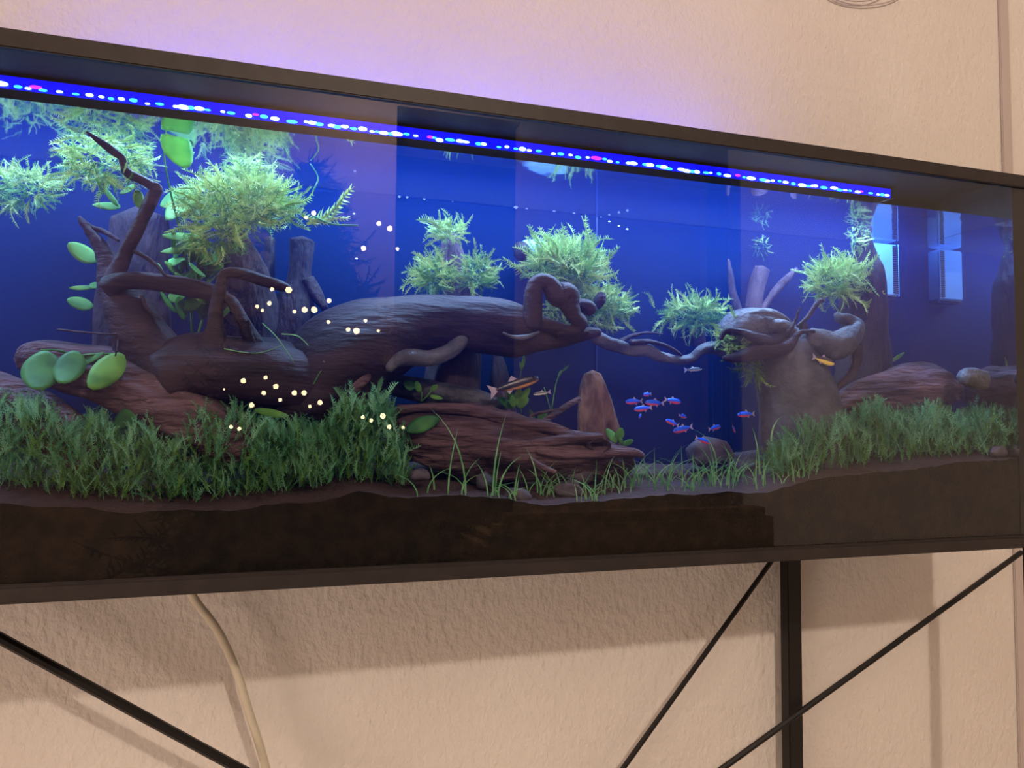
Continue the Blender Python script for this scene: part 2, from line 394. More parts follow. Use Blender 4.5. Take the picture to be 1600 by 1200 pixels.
pat = 'wcwcwwcwcwcwmcwcwwc'
X = LX0 + .01; i = 0
while X < LX1 - .01:
    k = pat[(i + 4) % len(pat)]
    if X > LX0 + .01:
        o = bpy.data.objects.new('bulb', bulb_me[k]); link(o, led)
        o.location = (X + R_.uniform(-.003, .003), LY - .0016, lz0 + R_.uniform(.003, .0062) + (.002 if k == 'm' else 0))
        if k == 'm': o['label'] = 'magenta bulb'
        q_ = R_.uniform(.55, 1.25); o.scale = (q_ * R_.uniform(.7, 1.3), q_, q_)
    X += R_.choice((.009, .014, .017, .021)); i += 1

# ================================================================= STAND
stand = empty('steel_stand', (.4, .02, 0), 'black steel stand with square posts and crossed diagonal braces', 'stand')
px0, px1 = at(1230, 900, .005).x, at(1252, 900, .005).x
px0, px1 = at(1231, 900, .252).x, at(1252, 900, .252).x
for a0, a1, y0_, y1_ in ((px0, px1, .252, .278), (XRo - .012, XRo + .014, .002, .026), (XLo - .02, XLo + .004, .002, .026), (XLo - .02, XLo + .004, .252, .278)):
    box('post', (a0, y0_, 0), (a1, y1_, ZB - .0003), M_rod, stand, .0015)
def brace(p1, p2, r, y):
    a_, b_ = at(*p1, y), at(*p2, y)
    d = (b_ - a_); t = (0.02 - a_.z) / d.z; b2 = a_ + d * t
    bm = bmesh.new()
    dn = d.normalized(); n1 = Vector((0, 1, 0)); n2 = dn.cross(n1).normalized()
    rings = [[bm.verts.new(q + n1 * (math.cos(k * math.pi / 4 + .39) * r) + n2 * (math.sin(k * math.pi / 4 + .39) * r)) for k in range(8)] for q in (a_, b2)]
    for k in range(8): bm.faces.new((rings[0][k], rings[0][(k + 1) % 8], rings[1][(k + 1) % 8], rings[1][k]))
    bm.faces.new(rings[0]); bm.faces.new(rings[1][::-1])
    bmesh.ops.recalc_face_normals(bm, faces=bm.faces[:])
    return bm_obj('brace', bm, M_rod, stand)
brace((1206, 876), (974, 1200), .0050, .262)
brace((1596, 863), (1130, 1200), .0058, .238)
brace((-180, 899), (372, 1200), .0078, .20)
for xx in (px0, XRo - .012): box('foot', (xx - .004, .248, 0), (xx + .030, .282, .006), M_rod, stand)

# cable
bm = bmesh.new()
add_tube(bm, pp([(290, 905, .24, 6.5), (305, 938, .24, 6.5), (340, 985, .24, 6.5), (368, 1045, .24, 6.5), (388, 1110, .24, 6.5), (410, 1180, .24, 6.5), (428, 1260, .24, 6.5), (440, 1400, .24, 6.5)]), 12, 8, 0, seed=1)
cb = bm_obj('cable', bm, M_cable, None, True); tag(cb, 'cream power cable hanging down the wall below the aquarium', 'cable')
# solid loops at the very top imitating a ceiling lamp's curved shadow
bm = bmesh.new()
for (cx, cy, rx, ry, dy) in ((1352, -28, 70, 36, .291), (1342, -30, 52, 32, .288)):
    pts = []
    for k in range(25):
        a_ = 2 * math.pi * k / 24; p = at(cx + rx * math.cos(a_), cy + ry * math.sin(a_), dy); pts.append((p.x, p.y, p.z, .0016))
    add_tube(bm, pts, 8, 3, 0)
wl = bm_obj('shadow_loop', bm, M_shadow, None, True); tag(wl, 'thin loops imitating a curved lamp shadow on the wall at the top edge', 'shadow')

# ================================================================= MOSS / PLANTS
def frond(nseg, pairs, ll, wid, bend, wig, seed, flat=False):
    """stem along +Z, length 1, leaflets in the XZ plane; returns V,T"""
    r = np.random.RandomState(seed); V = []; T = []
    def stem(t):
        return np.array([bend * t * t + wig * math.sin(t * 5 + seed), .5 * wig * math.cos(t * 4 + seed) - .5 * wig, t - .35 * abs(bend) * t * t])
    for i in range(nseg + 1):
        t = i / nseg; c = stem(t); w_ = wid * (1 - .8 * t)
        for k in range(3):
            a = 2 * math.pi * k / 3 + .5; V.append(c + np.array([math.cos(a) * w_, math.sin(a) * w_, 0]))
    for i in range(nseg):
        for k in range(3):
            a0 = i * 3 + k; a1 = i * 3 + (k + 1) % 3; b0 = a0 + 3; b1 = a1 + 3
            T += [(a0, a1, b1), (a0, b1, b0)]
    for i in range(pairs):
        t = .10 + .86 * (i + r.uniform(-.2, .2)) / pairs; c = stem(t)
        for s in (-1, 1):
            l = ll * (1 - .55 * t) * (.55 + .45 * min(1, t * 5)) * r.uniform(.7, 1.15)
            tilt = r.uniform(-.45, .45); up = r.uniform(.55, .95)
            d = np.array([s * 1., tilt, up]); d /= np.linalg.norm(d)
            n = np.array([0, .35, -.1]) * l * .0 ; wv = np.array([0, .25, 1.]) * ll * .16
            b0 = len(V); mid = c + d * l * .55 + np.array([0, 0, .02 * l]); tip = c + d * l + np.array([0, r.uniform(-.1, .1) * l, .28 * l])
            V += [c - wv * .5, c + wv * .5, mid + wv * .65, mid - wv * .65, tip]
            T += [(b0, b0 + 1, b0 + 2), (b0, b0 + 2, b0 + 3), (b0 + 3, b0 + 2, b0 + 4)]
    return np.array(V), np.array(T)
FR = [frond(8, 15, .15, .020, b_, w_, s_) for s_, (b_, w_) in enumerate([(.35, .03), (.5, .05), (-.4, .04), (.15, .06), (-.6, .03), (.7, .04), (-.2, .06), (.05, .03)])]
FRc = [frond(7, 12, .22, .018, b_, w_, 40 + s_) for s_, (b_, w_) in enumerate([(.15, .03), (-.2, .04), (.25, .03), (-.1, .02), (.05, .04), (-.3, .03), (.3, .05), (.0, .02)])]
FRp = [frond(9, 13, .19, .030, b_, w_, 60 + s_) for s_, (b_, w_) in enumerate([(.6, .05), (-.5, .06), (.8, .04), (-.7, .05), (.3, .07), (-.3, .06), (.1, .05), (.45, .07)])]
FRs = [frond(4, 8, .20, .022, b_, w_, 20 + s_) for s_, (b_, w_) in enumerate([(.3, .03), (-.3, .05), (.1, .04), (-.5, .06), (.5, .03)])]
def basis(d, roll):
    d = d / np.linalg.norm(d); h = np.array([0, -1., 0])            # leaflets roughly facing the front
    x = np.cross(h, d)
    if np.linalg.norm(x) < .05: x = np.array([1., 0, 0])
    x /= np.linalg.norm(x); y = np.cross(d, x)
    c, s = math.cos(roll), math.sin(roll)
    return np.stack([c * x + s * y, -s * x + c * y, d], axis=1)    # columns
class Mass:
    def __init__(s): s.V = []; s.T = []; s.n = 0
    def add(s, sh, p, d, L, roll=0):
        V, T = sh; B = basis(np.array(d, float), roll)
        W_ = (V * L) @ B.T + np.array(p)
        s.V.append(W_); s.T.append(T + s.n); s.n += len(V)
    def build(s, name, mt, parent=None):
        V = np.concatenate(s.V)
        V[:, 0] = np.clip(V[:, 0], XL + .002, XR - .002)
        V[:, 1] = np.clip(V[:, 1], GI + .0012, DEP - .002); V[:, 2] = np.minimum(V[:, 2], WATER_Z - .003)
        o = tris_obj(name, V, np.concatenate(s.T), mt, parent); return o
def frond_me(mt, key, cache={}):
    if (mt.name, key) not in cache:
        V, T = (FRc if mt is M_mossg else FRp)[key]; me = bpy.data.meshes.new('frond')
        me.from_pydata(V.tolist(), [], T.tolist()); me.materials.append(mt); cache[(mt.name, key)] = me
    return cache[(mt.name, key)]
def frond_part(parent, mt, p, d, L, roll, key=None):
    o = bpy.data.objects.new('frond', frond_me(mt, R_.randrange(len(FR)) if key is None else key))
    B = basis(np.array(d, float), roll)
    # keep the tip inside the tank
    tip = np.array(p) + np.array(d) / np.linalg.norm(d) * L
    if tip[1] > DEP - .006: p = (p[0], p[1] - (tip[1] - DEP + .006), p[2])
    if tip[1] < GI + .008: p = (p[0], p[1] + (GI + .008 - tip[1]), p[2])
    if tip[2] > WATER_Z - .006: L *= .6
    mw = Matrix(((*B[0], p[0]), (*B[1], p[1]), (*B[2], p[2]), (0, 0, 0, 1))) @ Matrix.Scale(L, 4)
    link(o, parent); o.matrix_world = mw
    o.matrix_basis = (Matrix.Translation(-parent.location) @ mw) if parent.type == 'EMPTY' else mw
    if parent.type == 'EMPTY': o.matrix_parent_inverse = Matrix.Identity(4)
    return o
def clump(label, cx, cy, dep, rx, ry, n, nf, up=.35, lp=(26, 46), mt=None, spread=.03, group=None, yflat=1., rays=(), dark=.35):
    """moss clump around pixel (cx,cy): a tangled mass and single outer fronds"""
    mt = mt or M_moss
    c0 = at(cx, cy, dep); e = empty('moss_clump', c0, label, 'moss', group)
    ms = Mass(); md = Mass()
    def sample(edge):
        a = R_.uniform(0, 2 * math.pi); q = math.sqrt(R_.random()) if not edge else R_.uniform(.55, .95)
        return a, q
    for k in range(int(n * 1.5)):
        a, q = sample(False); u, v = math.cos(a) * q, -math.sin(a) * q
        d_ = min(max(dep + R_.gauss(0, spread), .02), DEP - .02)
        p = at(cx + u * rx * .8, cy + v * ry * .8, d_)
        dv = Vector((u * .6 + R_.gauss(0, .75), R_.gauss(0, .5), -v * .45 * yflat + up + R_.gauss(0, .4)))
        L = msz(R_.uniform(*lp), p) * .85
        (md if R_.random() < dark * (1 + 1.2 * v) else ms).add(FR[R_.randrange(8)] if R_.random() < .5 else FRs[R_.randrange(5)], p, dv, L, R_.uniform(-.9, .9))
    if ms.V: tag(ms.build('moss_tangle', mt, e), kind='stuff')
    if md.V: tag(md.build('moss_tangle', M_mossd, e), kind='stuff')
    for k in range(nf):
        a, q = sample(True); u, v = math.cos(a) * q, -math.sin(a) * q
        d_ = min(max(dep - abs(R_.gauss(0, spread)), .02), DEP - .02)
        p = at(cx + u * rx * .85, cy + v * ry * .85, d_)
        dv = (u * 1.0 + R_.gauss(0, .5), R_.gauss(0, .3), -v * .7 * yflat + up + R_.gauss(0, .35))
        frond_part(e, mt, tuple(p), dv, msz(R_.uniform(lp[0], lp[1] * 1.15), p), R_.uniform(-.7, .7))
    for (x0_, y0_, x1_, y1_) in rays:
        p = at(x0_, y0_, dep - .01); q_ = at(x1_, y1_, dep - .015); dv = q_ - p
        frond_part(e, mt, tuple(p), tuple(dv), dv.length * 1.05, R_.uniform(-.3, .3), R_.choice((4, 5, 6)))
    return e

# hanging and crowning clumps in the upper water
clump('bright moss crown spread over the bark stumps near the light', 372, 318, .13, 100, 44, 420, 60, up=.35, lp=(28, 52), spread=.035,
      rays=[(470, 335, 545, 352), (480, 350, 560, 305), (465, 310, 482, 285), (300, 300, 280, 265), (330, 320, 268, 340), (300, 350, 262, 375), (505, 350, 540, 318), (440, 290, 460, 275)])
clump('pale moss crown behind the tip of the antler driftwood', 165, 248, .12, 78, 46, 230, 42, up=.05, lp=(24, 46), spread=.03,
      rays=[(150, 268, 75, 232), (140, 215, 75, 215), (170, 205, 130, 182), (215, 205, 190, 180), (130, 262, 100, 248)])
clump('dim moss bunch at the left end under the light', 30, 292, .16, 70, 34, 170, 26, up=.0, lp=(22, 42), dark=.7, spread=.03, rays=[(60, 285, 110, 303), (70, 300, 100, 310)])
clump('moss column rising to the surface above the moss crown', 385, 262, .14, 26, 34, 120, 20, up=.5, lp=(20, 34), spread=.015)
clump('loose green moss hanging below the bright moss crown', 335, 372, .12, 46, 24, 120, 22, up=-.15, lp=(22, 38), spread=.02, dark=.5)
clump('moss cap with spiky fingers on the pointed dark stump', 700, 362, .15, 28, 14, 70, 14, up=.15, lp=(18, 34), spread=.012, dark=.15,
      rays=[(700, 358, 655, 328), (690, 350, 680, 328), (700, 368, 658, 365), (700, 372, 662, 378), (712, 365, 728, 352), (712, 368, 726, 375)])
clump('moss tuft on the left side of the pointed dark stump', 676, 430, .14, 28, 26, 110, 22, up=.1, lp=(22, 42), spread=.015, rays=[(680, 420, 648, 388), (675, 440, 638, 422), (670, 440, 650, 450)])
clump('moss tuft on the right side of the pointed dark stump', 745, 428, .16, 26, 28, 130, 20, up=.15, lp=(18, 36), spread=.015, rays=[(740, 400, 745, 372), (750, 430, 772, 410), (752, 440, 780, 425)])
clump('feathery moss bush standing on the driftwood loop', 885, 418, .17, 56, 36, 300, 44, up=.55, lp=(30, 56), spread=.02, dark=.25,
      rays=[(845, 420, 838, 350), (865, 410, 852, 352), (885, 400, 880, 362), (905, 400, 911, 366), (925, 410, 936, 356), (935, 420, 958, 375), (830, 432, 778, 415), (830, 425, 806, 410), (940, 430, 960, 393)])
clump('moss curtain trailing to the right of the driftwood loop', 935, 476, .19, 52, 28, 210, 34, up=.0, lp=(22, 40), spread=.02,
      rays=[(950, 450, 968, 438), (960, 470, 985, 460), (965, 490, 1000, 512), (930, 500, 975, 520), (940, 480, 985, 480)])
clump('small moss patch seen through the driftwood loop', 868, 488, .2, 22, 18, 60, 8, up=0, lp=(16, 28), spread=.01)
clump('dim feathery moss in the deep middle of the tank', 1085, 492, .215, 50, 24, 210, 34, up=.1, lp=(20, 38), spread=.015, dark=.55,
      rays=[(1025, 480, 1012, 450), (1060, 480, 1050, 455), (1110, 478, 1112, 448), (1130, 480, 1145, 462), (1040, 500, 1015, 515)])
clump('yellow green moss draped over the round driftwood hump', 1148, 532, .1, 22, 18, 80, 18, up=.05, lp=(18, 32), spread=.01, dark=.15,
      rays=[(1152, 525, 1148, 475), (1125, 525, 1115, 498), (1185, 528, 1190, 500), (1185, 525, 1175, 505)])
clump('shadowed moss hanging under the round driftwood hump', 1180, 572, .13, 26, 22, 90, 14, up=-.3, lp=(18, 32), spread=.01, dark=.8)
clump('spiky moss bush on the right dark trunk', 1305, 440, .14, 44, 30, 240, 34, up=.25, lp=(24, 44), spread=.02, dark=.3,
      rays=[(1315, 430, 1316, 392), (1340, 430, 1368, 385), (1345, 440, 1372, 418), (1340, 450, 1384, 445), (1345, 475, 1382, 488), (1290, 430, 1275, 400), (1275, 450, 1253, 450), (1340, 472, 1366, 474)])
clump('pale wispy moss at the top of the right dark trunk', 1342, 368, .16, 14, 22, 50, 16, up=.4, lp=(14, 26), spread=.01, dark=.1)
clump('faint moss wisp near the back wall right of centre', 1190, 385, .24, 14, 14, 26, 4, up=0, lp=(10, 20), spread=.005, dark=1)

# foreground moss carpets
def carpet(label, prof, n, nf, dlo, dhi, mt, lp=(26, 44), base=None, seed=3, dark=.4):
    xs = [p[0] for p in prof]; tops = [p[1] for p in prof]; bots = [p[2] for p in prof]
    cx = (xs[0] + xs[-1]) / 2; c0 = at(cx, np.interp(cx, xs, bots), (dlo + dhi) / 2)
    e = empty('moss_carpet', c0, label, 'moss')
    ms = Mass(); md = Mass()
    for k in range(n + nf):
        px = R_.uniform(xs[0], xs[-1]); top = np.interp(px, xs, tops) + 14 * noise.noise(Vector((px * .025, seed, 0))) ; bot = np.interp(px, xs, bots)
        d_ = R_.uniform(dlo, dhi) if R_.random() < .6 else dhi
        q = R_.random() ** .75 if k < n else R_.uniform(.8, 1.0)
        Lp = R_.uniform(*lp) * (1 if k < n else 1.15)
        py = bot + (top + Lp * .75 - bot) * q
        p = at(px, py, d_)
        g = ground(p.x, p.y)
        if p.z < g - .002: p.z = g - .002
        L = msz(Lp, p); dv = (R_.gauss(0, .35), R_.gauss(0, .3), 1)
        if k < n:
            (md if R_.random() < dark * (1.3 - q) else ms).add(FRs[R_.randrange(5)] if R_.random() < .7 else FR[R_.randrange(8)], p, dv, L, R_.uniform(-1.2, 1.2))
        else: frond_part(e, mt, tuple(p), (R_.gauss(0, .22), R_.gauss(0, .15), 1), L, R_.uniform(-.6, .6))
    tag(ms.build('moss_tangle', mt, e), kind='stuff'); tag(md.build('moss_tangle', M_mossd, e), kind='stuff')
    return e
carpet('thick green moss mound at the front left corner', [(-60, 608, 770), (0, 605, 770), (50, 612, 772), (100, 645, 775), (135, 690, 780)], 1100, 60, .02, .10, M_mossg)
carpet('loose spiky moss in front of the fallen left log', [(110, 672, 785), (135, 628, 785), (165, 640, 788), (190, 672, 790), (225, 640, 792), (255, 680, 792), (285, 668, 792), (310, 620, 790), (345, 650, 788)], 950, 60, .02, .08, M_mossg, dark=.6)
carpet('tall feathery moss bank below the big driftwood log', [(335, 648, 782), (375, 606, 780), (400, 655, 778), (460, 648, 772), (500, 650, 765), (525, 612, 762), (545, 588, 760), (570, 625, 760), (590, 580, 760), (612, 635, 762), (632, 690, 765)], 1900, 100, .02, .10, M_mossg)
carpet('bright green moss bank on the raised soil at right', [(1208, 690, 752), (1235, 668, 748), (1262, 645, 745), (1300, 652, 738), (1340, 640, 733), (1362, 612, 730), (1400, 640, 728), (1440, 625, 722), (1490, 632, 718), (1545, 640, 714)], 2100, 100, .02, .11, M_mossg)
carpet('dim moss strip at the far right end of the soil', [(1546, 628, 712), (1580, 640, 712), (1620, 640, 710)], 260, 14, .02, .10, M_mossg, dark=.7)
clump('low moss tuft at the foot of the right moss bank', 1222, 722, .07, 20, 26, 90, 14, up=.5, lp=(20, 34), mt=M_mossg, spread=.015, dark=.2)

# broad leaves
def leafmesh(L, Wd, curl, seed, fold=.05):
    bm = bmesh.new(); n, m_ = 10, 3; r = []
    for i in range(n + 1):
        t = i / n; w_ = Wd * (math.sin(math.pi * min(1, t * .96 + .02)) ** .55) * (1.08 - .22 * t)
        row = []
        for j in range(-m_, m_ + 1):
            s = j / m_
            row.append(bm.verts.new((s * w_, -curl * L * (t * t) + fold * Wd * s * s * 2 + .03 * L * math.sin(3 * t + seed) * s, t * L - .25 * abs(curl) * L * t * t)))
        r.append(row)
    for i in range(n):
        for j in range(2 * m_): bm.faces.new((r[i][j], r[i][j + 1], r[i + 1][j + 1], r[i + 1][j]))
    return bm
def leaf(parent, b, t, wpx, curl=.1, mt=None, face=(0, -1, .35), lab=None, fold=.05):
    p, q = at(*b), at(*t); d = q - p; L = d.length
    bm = leafmesh(L * 1.02, msz(wpx / 2, p), curl, R_.random() * 6, fold)
    Z = d.normalized(); f_ = Vector(face); Y = -(f_ - Z * f_.dot(Z)).normalized(); Xa = Y.cross(Z)
    M4 = Matrix(((Xa.x, Y.x, Z.x, p.x), (Xa.y, Y.y, Z.y, p.y), (Xa.z, Y.z, Z.z, p.z), (0, 0, 0, 1)))
    bmesh.ops.transform(bm, matrix=M4, verts=bm.verts[:])
    for v in bm.verts:
        v.co.y = min(max(v.co.y, GI + .003), DEP - .003); v.co.z = min(v.co.z, WATER_Z - .003)
    o = bm_obj('leaf', bm, mt or M_leaf, parent, True)
    md = o.modifiers.new('s', 'SOLIDIFY'); md.thickness = .0008
    if lab: o['label'] = lab
    return o
def stem(parent, pts, mt=None):
    bm = bmesh.new(); add_tube(bm, pp(pts), 6, 4, .05); return bm_obj('stem', bm, mt or M_leaf, parent, True)
def plant(label, base, leaves, stems=(), mt=None, group=None):
    e = empty('broad_leaf_plant', at(*base), label, 'plant', group)
    for l in leaves:
        kw = l[3] if len(l) > 3 else {}
        kw = dict(kw); kw.setdefault('mt', mt)
        leaf(e, l[0], l[1], l[2], **kw)
    for s_ in stems: stem(e, s_, mt)
    return e
plant('tall plant with one big oval leaf hanging near the surface', (300, 470, .2),
      [((262, 198, .06), (293, 262, .07), 46, dict(curl=.05, mt=M_leafb)), ((288, 222, .12), (298, 246, .12), 22, {}), ((300, 290, .2), (262, 348, .18), 34, {}),
       ((250, 320, .2), (292, 300, .18), 26, {}), ((320, 370, .17), (252, 372, .14), 20, {}), ((330, 380, .17), (250, 398, .15), 18, {})],
      [[(300, 470, .20, 2), (285, 380, .17, 2), (262, 280, .11, 1.5), (256, 230, .07, 1.3), (262, 198, .06, 1)]])
cl = []
for k in range(52):
    bx, by = R_.uniform(262, 335), R_.uniform(395, 500); a_ = R_.uniform(-2.6, .2)
    l_ = R_.uniform(28, 44)
    if 440 < by + math.sin(a_) * l_ < 452: continue
    cl.append(((bx, by, R_.uniform(.16, .20)), (bx + math.cos(a_) * l_, by + math.sin(a_) * l_, R_.uniform(.13, .17)), R_.uniform(15, 24), dict(face=(R_.uniform(-.4, .4), -1, R_.uniform(.2, 1.2)))))
cl.append(((322, 432, .135), (294, 412, .13), 20, dict(mt=M_white, face=(0, -.6, 1), lab='pale sunlit cyan leaf'))); cl[-1][3].pop('mt'); cl[-1][3]['lab'] = 'pale bright leaf'
plant('dense cluster of glossy green leaves behind the driftwood arm', (300, 520, .2), [(a_, b_, w_, dict(k_, mt=(M_leafb, M_leaf)[i_ % 2])) for i_, (a_, b_, w_, k_) in enumerate(cl)], [[(300, 520, .2, 2), (298, 460, .2, 2), (300, 400, .19, 1.5)], [(310, 520, .2, 2), (325, 460, .2, 2), (320, 400, .19, 1.5)]])
plant('plant with three oval leaves left of the antler driftwood', (165, 540, .22),
      [((152, 408, .17), (105, 382, .16), 30, {}), ((152, 448, .18), (108, 452, .17), 9, {}), ((146, 478, .17), (104, 470, .16), 24, {}), ((156, 442, .18), (140, 450, .17), 14, {})],
      [[(165, 540, .22, 1.6), (160, 480, .2, 1.3), (154, 410, .18, 1)]])
plant('small pale green leaf sprig above the antler fork', (180, 330, .16),
      [((188, 322, .15), (144, 322, .14), 15, {}), ((185, 322, .14), (160, 292, .14), 10, {}), ((210, 288, .14), (188, 305, .13), 12, {})])
e = plant('single drooping bluish leaf hanging under the antler tip', (214, 298, .08), [((214, 296, .085), (219, 327, .08), 17, {})])
plant('plant with large dark drooping leaves on the fallen left log', (120, 560, .09),
      [((66, 548, .07), (64, 616, .05), 58, dict(curl=.2)), ((118, 548, .07), (98, 606, .05), 46, dict(curl=.2)), ((190, 552, .06), (142, 610, .045), 46, dict(curl=.12, mt=M_leaf)), ((120, 570, .08), (165, 552, .07), 14, {})],
      [[(120, 575, .10, 2), (128, 556, .08, 2), (180, 553, .07, 1.5)], [(120, 575, .10, 2), (100, 550, .08, 2), (64, 547, .075, 1.5)]], mt=M_leafd)
plant('dark leaf half hidden in the loose spiky moss', (205, 690, .07), [((178, 668, .075), (214, 638, .07), 30, {})], mt=M_leafd)
plant('single teal leaf at the left end of the centre log', (640, 690, .07), [((634, 672, .065), (686, 652, .055), 26, dict(curl=-.1)), ], [[(645, 700, .07, 1.6), (640, 685, .07, 1.4), (638, 672, .066, 1.2)]], mt=M_leafd)
plant('long light leaf lying on the moss bank below the driftwood', (420, 660, .07), [((398, 640, .06), (452, 652, .05), 13, {})])
plant('small sprig with one bright leaf on the upper log', (660, 626, .12),
      [((658, 612, .11), (648, 596, .10), 13, {}), ((650, 606, .12), (630, 598, .12), 18, dict(mt=M_leafd)), ((672, 610, .11), (684, 602, .10), 9, {}), ((672, 618, .11), (692, 624, .10), 8, {})],
      [[(658, 628, .12, 1.2), (659, 612, .11, 1)], [(658, 628, .12, 1.2), (668, 618, .11, 1), (674, 610, .11, 1)]])
plant('bushy small leaf plant beside the long dark fish', (806, 640, .14),
      [((806, 634, .13), (790, 606, .12), 12, {}), ((806, 634, .12), (812, 605, .11), 13, {}), ((806, 634, .12), (828, 606, .11), 13, {}), ((804, 636, .12), (776, 622, .11), 14, dict(mt=M_leafd)), ((808, 636, .12), (826, 622, .11), 14, {}), ((804, 636, .11), (798, 618, .1), 12, {})])
plant('low round leaves behind the centre log tip', (842, 660, .15), [((840, 655, .14), (856, 642, .13), 12, {}), ((835, 656, .14), (826, 640, .13), 9, dict(mt=M_leafd))])
plant('bright round leaves right of the hollow log end', (965, 696, .12),
      [((968, 690, .1), (944, 672, .09), 18, {}), ((966, 690, .1), (970, 668, .09), 16, {}), ((972, 695, .1), (990, 688, .09), 10, {}), ((975, 695, .1), (966, 684, .09), 9, {})])
plant('thin stem with tiny leaves beside the centre stump', (815, 640, .19),
      [((816, 575, .18), (820, 556, .18), 6, {}), ((816, 578, .18), (812, 566, .18), 5, {}), ((818, 560, .18), (822, 545, .18), 5, {})], [[(815, 645, .19, 1), (812, 600, .19, .8), (818, 556, .18, .6)]])
plant('slender leafless plant stems near the vertical tan slab', (872, 640, .2),
      [((872, 590, .2), (877, 578, .2), 4, {}), ((880, 580, .2), (890, 570, .2), 3, {})], [[(862, 640, .2, 1), (870, 595, .2, .8), (885, 572, .2, .6)], [(860, 640, .2, 1), (850, 605, .2, .7)]])
plant('round pale green leaf above the right moss bank', (1520, 650, .13), [((1518, 632, .12), (1520, 606, .12), 22, {})])
plant('single pale leaf at the right side of the dark trunk', (1392, 570, .15), [((1392, 566, .15), (1412, 551, .14), 6, {})])

# roots / threads
def threads(label, T_):
    bm = bmesh.new()
    for t in T_: add_tube(bm, pp(t), 5, 5, 0)
    return tag(bm_obj('root_threads', bm, M_grass, None, True), label, 'roots')
threads('thin pale root threads drooping over the dark driftwood mass', [[(440, 522, .055, .9), (465, 525, .05, .9), (482, 540, .05, .6)], [(410, 505, .06, .9), (435, 530, .05, .8), (460, 568, .05, .5)],
        [(505, 565, .05, .9), (520, 566, .05, .9), (534, 562, .05, .6)], [(490, 600, .05, .9), (503, 578, .05, .8), (520, 572, .05, .6)], [(350, 545, .05, .8), (400, 552, .05, .8), (440, 540, .05, .5)]])
threads('fine roots rising from the bright moss crown', [[(488, 300, .12, 1.3), (497, 278, .12, 1.1), (485, 256, .12, .9)], [(345, 285, .12, 1.2), (348, 262, .12, 1), (352, 252, .12, .7)],
        [(560, 352, .11, 1.2), (520, 350, .11, 1.6), (490, 338, .12, 1.6)]])

# ================================================================= DRIFTWOOD
e = empty('antler_driftwood', at(230, 640, .11), 'dark branching driftwood with an antler shaped fork at left', 'driftwood')
wood('trunk', [[(300, 660, .12, 64), (250, 590, .12, 58), (205, 500, .12, 40), (182, 448, .12, 26), (165, 400, .12, 15), (146, 370, .12, 9), (128, 346, .12, 5), (124, 338, .12, 2)]], M_wood, e, seed=1, ridge=.08)
wood('branch', [[(172, 450, .11, 17), (184, 422, .10, 13), (203, 382, .09, 11), (224, 340, .08, 10), (243, 298, .07, 9.5), (248, 290, .07, 7)],
                [(245, 296, .07, 8), (225, 283, .07, 7), (200, 270, .065, 6.5), (193, 256, .065, 6), (190, 246, .06, 6), (176, 236, .06, 6.5), (158, 222, .055, 5), (144, 212, .05, 3.5), (135, 206, .05, 1.5)]], M_wood, e, seed=5, seg=12)
wood('branch', [[(172, 448, .10, 18), (190, 440, .09, 14), (225, 438, .09, 13), (275, 445, .09, 15), (320, 455, .09, 14), (352, 466, .09, 11)]], M_wood, e, seed=9)
wood('branch', [[(128, 346, .12, 4), (145, 356, .12, 4), (162, 362, .12, 4), (186, 376, .11, 3)], [(205, 390, .09, 4), (225, 400, .085, 3.2), (245, 415, .08, 2.6), (262, 432, .08, 2.6), (300, 438, .08, 3), (330, 448, .08, 3)],
                [(222, 462, .09, 3), (228, 480, .085, 2.6), (240, 492, .08, 2), (252, 500, .08, 1)]], M_wood, e, seed=12, seg=8)
wood('root', [[(185, 530, .09, 1.5), (183, 545, .06, 1.3), (180, 556, .06, 1)], [(90, 515, .12, 2), (140, 520, .1, 1.6), (180, 522, .09, 1.5), (196, 512, .09, 1)]], M_wood, e, seed=15, seg=6)
e2 = empty('bent_driftwood', at(360, 640, .09), 'dark driftwood with an elbow branch beside the string of lights reflection', 'driftwood')
e2['label'] = 'dark driftwood piece with an elbow shaped branch below the bright moss crown'
wood('trunk', [[(255, 590, .09, 46), (300, 572, .09, 50), (360, 580, .09, 52), (430, 590, .10, 58), (490, 610, .11, 50), (520, 640, .12, 30)]], M_wood, e2, seed=21, ridge=.1, seg=20)
wood('branch', [[(338, 545, .08, 26), (336, 510, .07, 13), (338, 480, .065, 10), (345, 445, .06, 9), (350, 428, .06, 8), (372, 427, .06, 9), (405, 436, .06, 9), (440, 447, .06, 8), (456, 455, .06, 4)]], M_wood, e2, seed=25)
wood('branch', [[(345, 462, .065, 6), (362, 472, .065, 9), (378, 500, .07, 10), (392, 525, .075, 12), (405, 545, .08, 14)], [(350, 545, .06, 8), (375, 552, .055, 5), (392, 553, .05, 2)], [(388, 500, .06, 2.5), (392, 520, .06, 2.5), (398, 535, .06, 2)]], M_wood, e2, seed=27, seg=10)
e3 = empty('driftwood_log', at(640, 600, .12), 'massive smooth dark driftwood log lying across the middle', 'driftwood')
wood('trunk', [[(440, 650, .12, 50), (485, 612, .12, 68), (532, 565, .12, 76), (590, 532, .12, 67), (650, 510, .12, 50), (720, 506, .12, 45), (780, 512, .12, 44), (815, 522, .12, 38), (845, 528, .115, 22), (880, 528, .11, 14), (925, 520, .11, 9), (938, 520, .11, 5)]],
     M_wood, e3, seed=31, seg=24, ridge=.05, rough=.06)
wood('branch', [[(800, 490, .10, 14), (830, 500, .095, 13), (860, 510, .09, 11), (895, 520, .09, 10), (918, 518, .09, 6)]], M_wood, e3, seed=33, rough=.05)
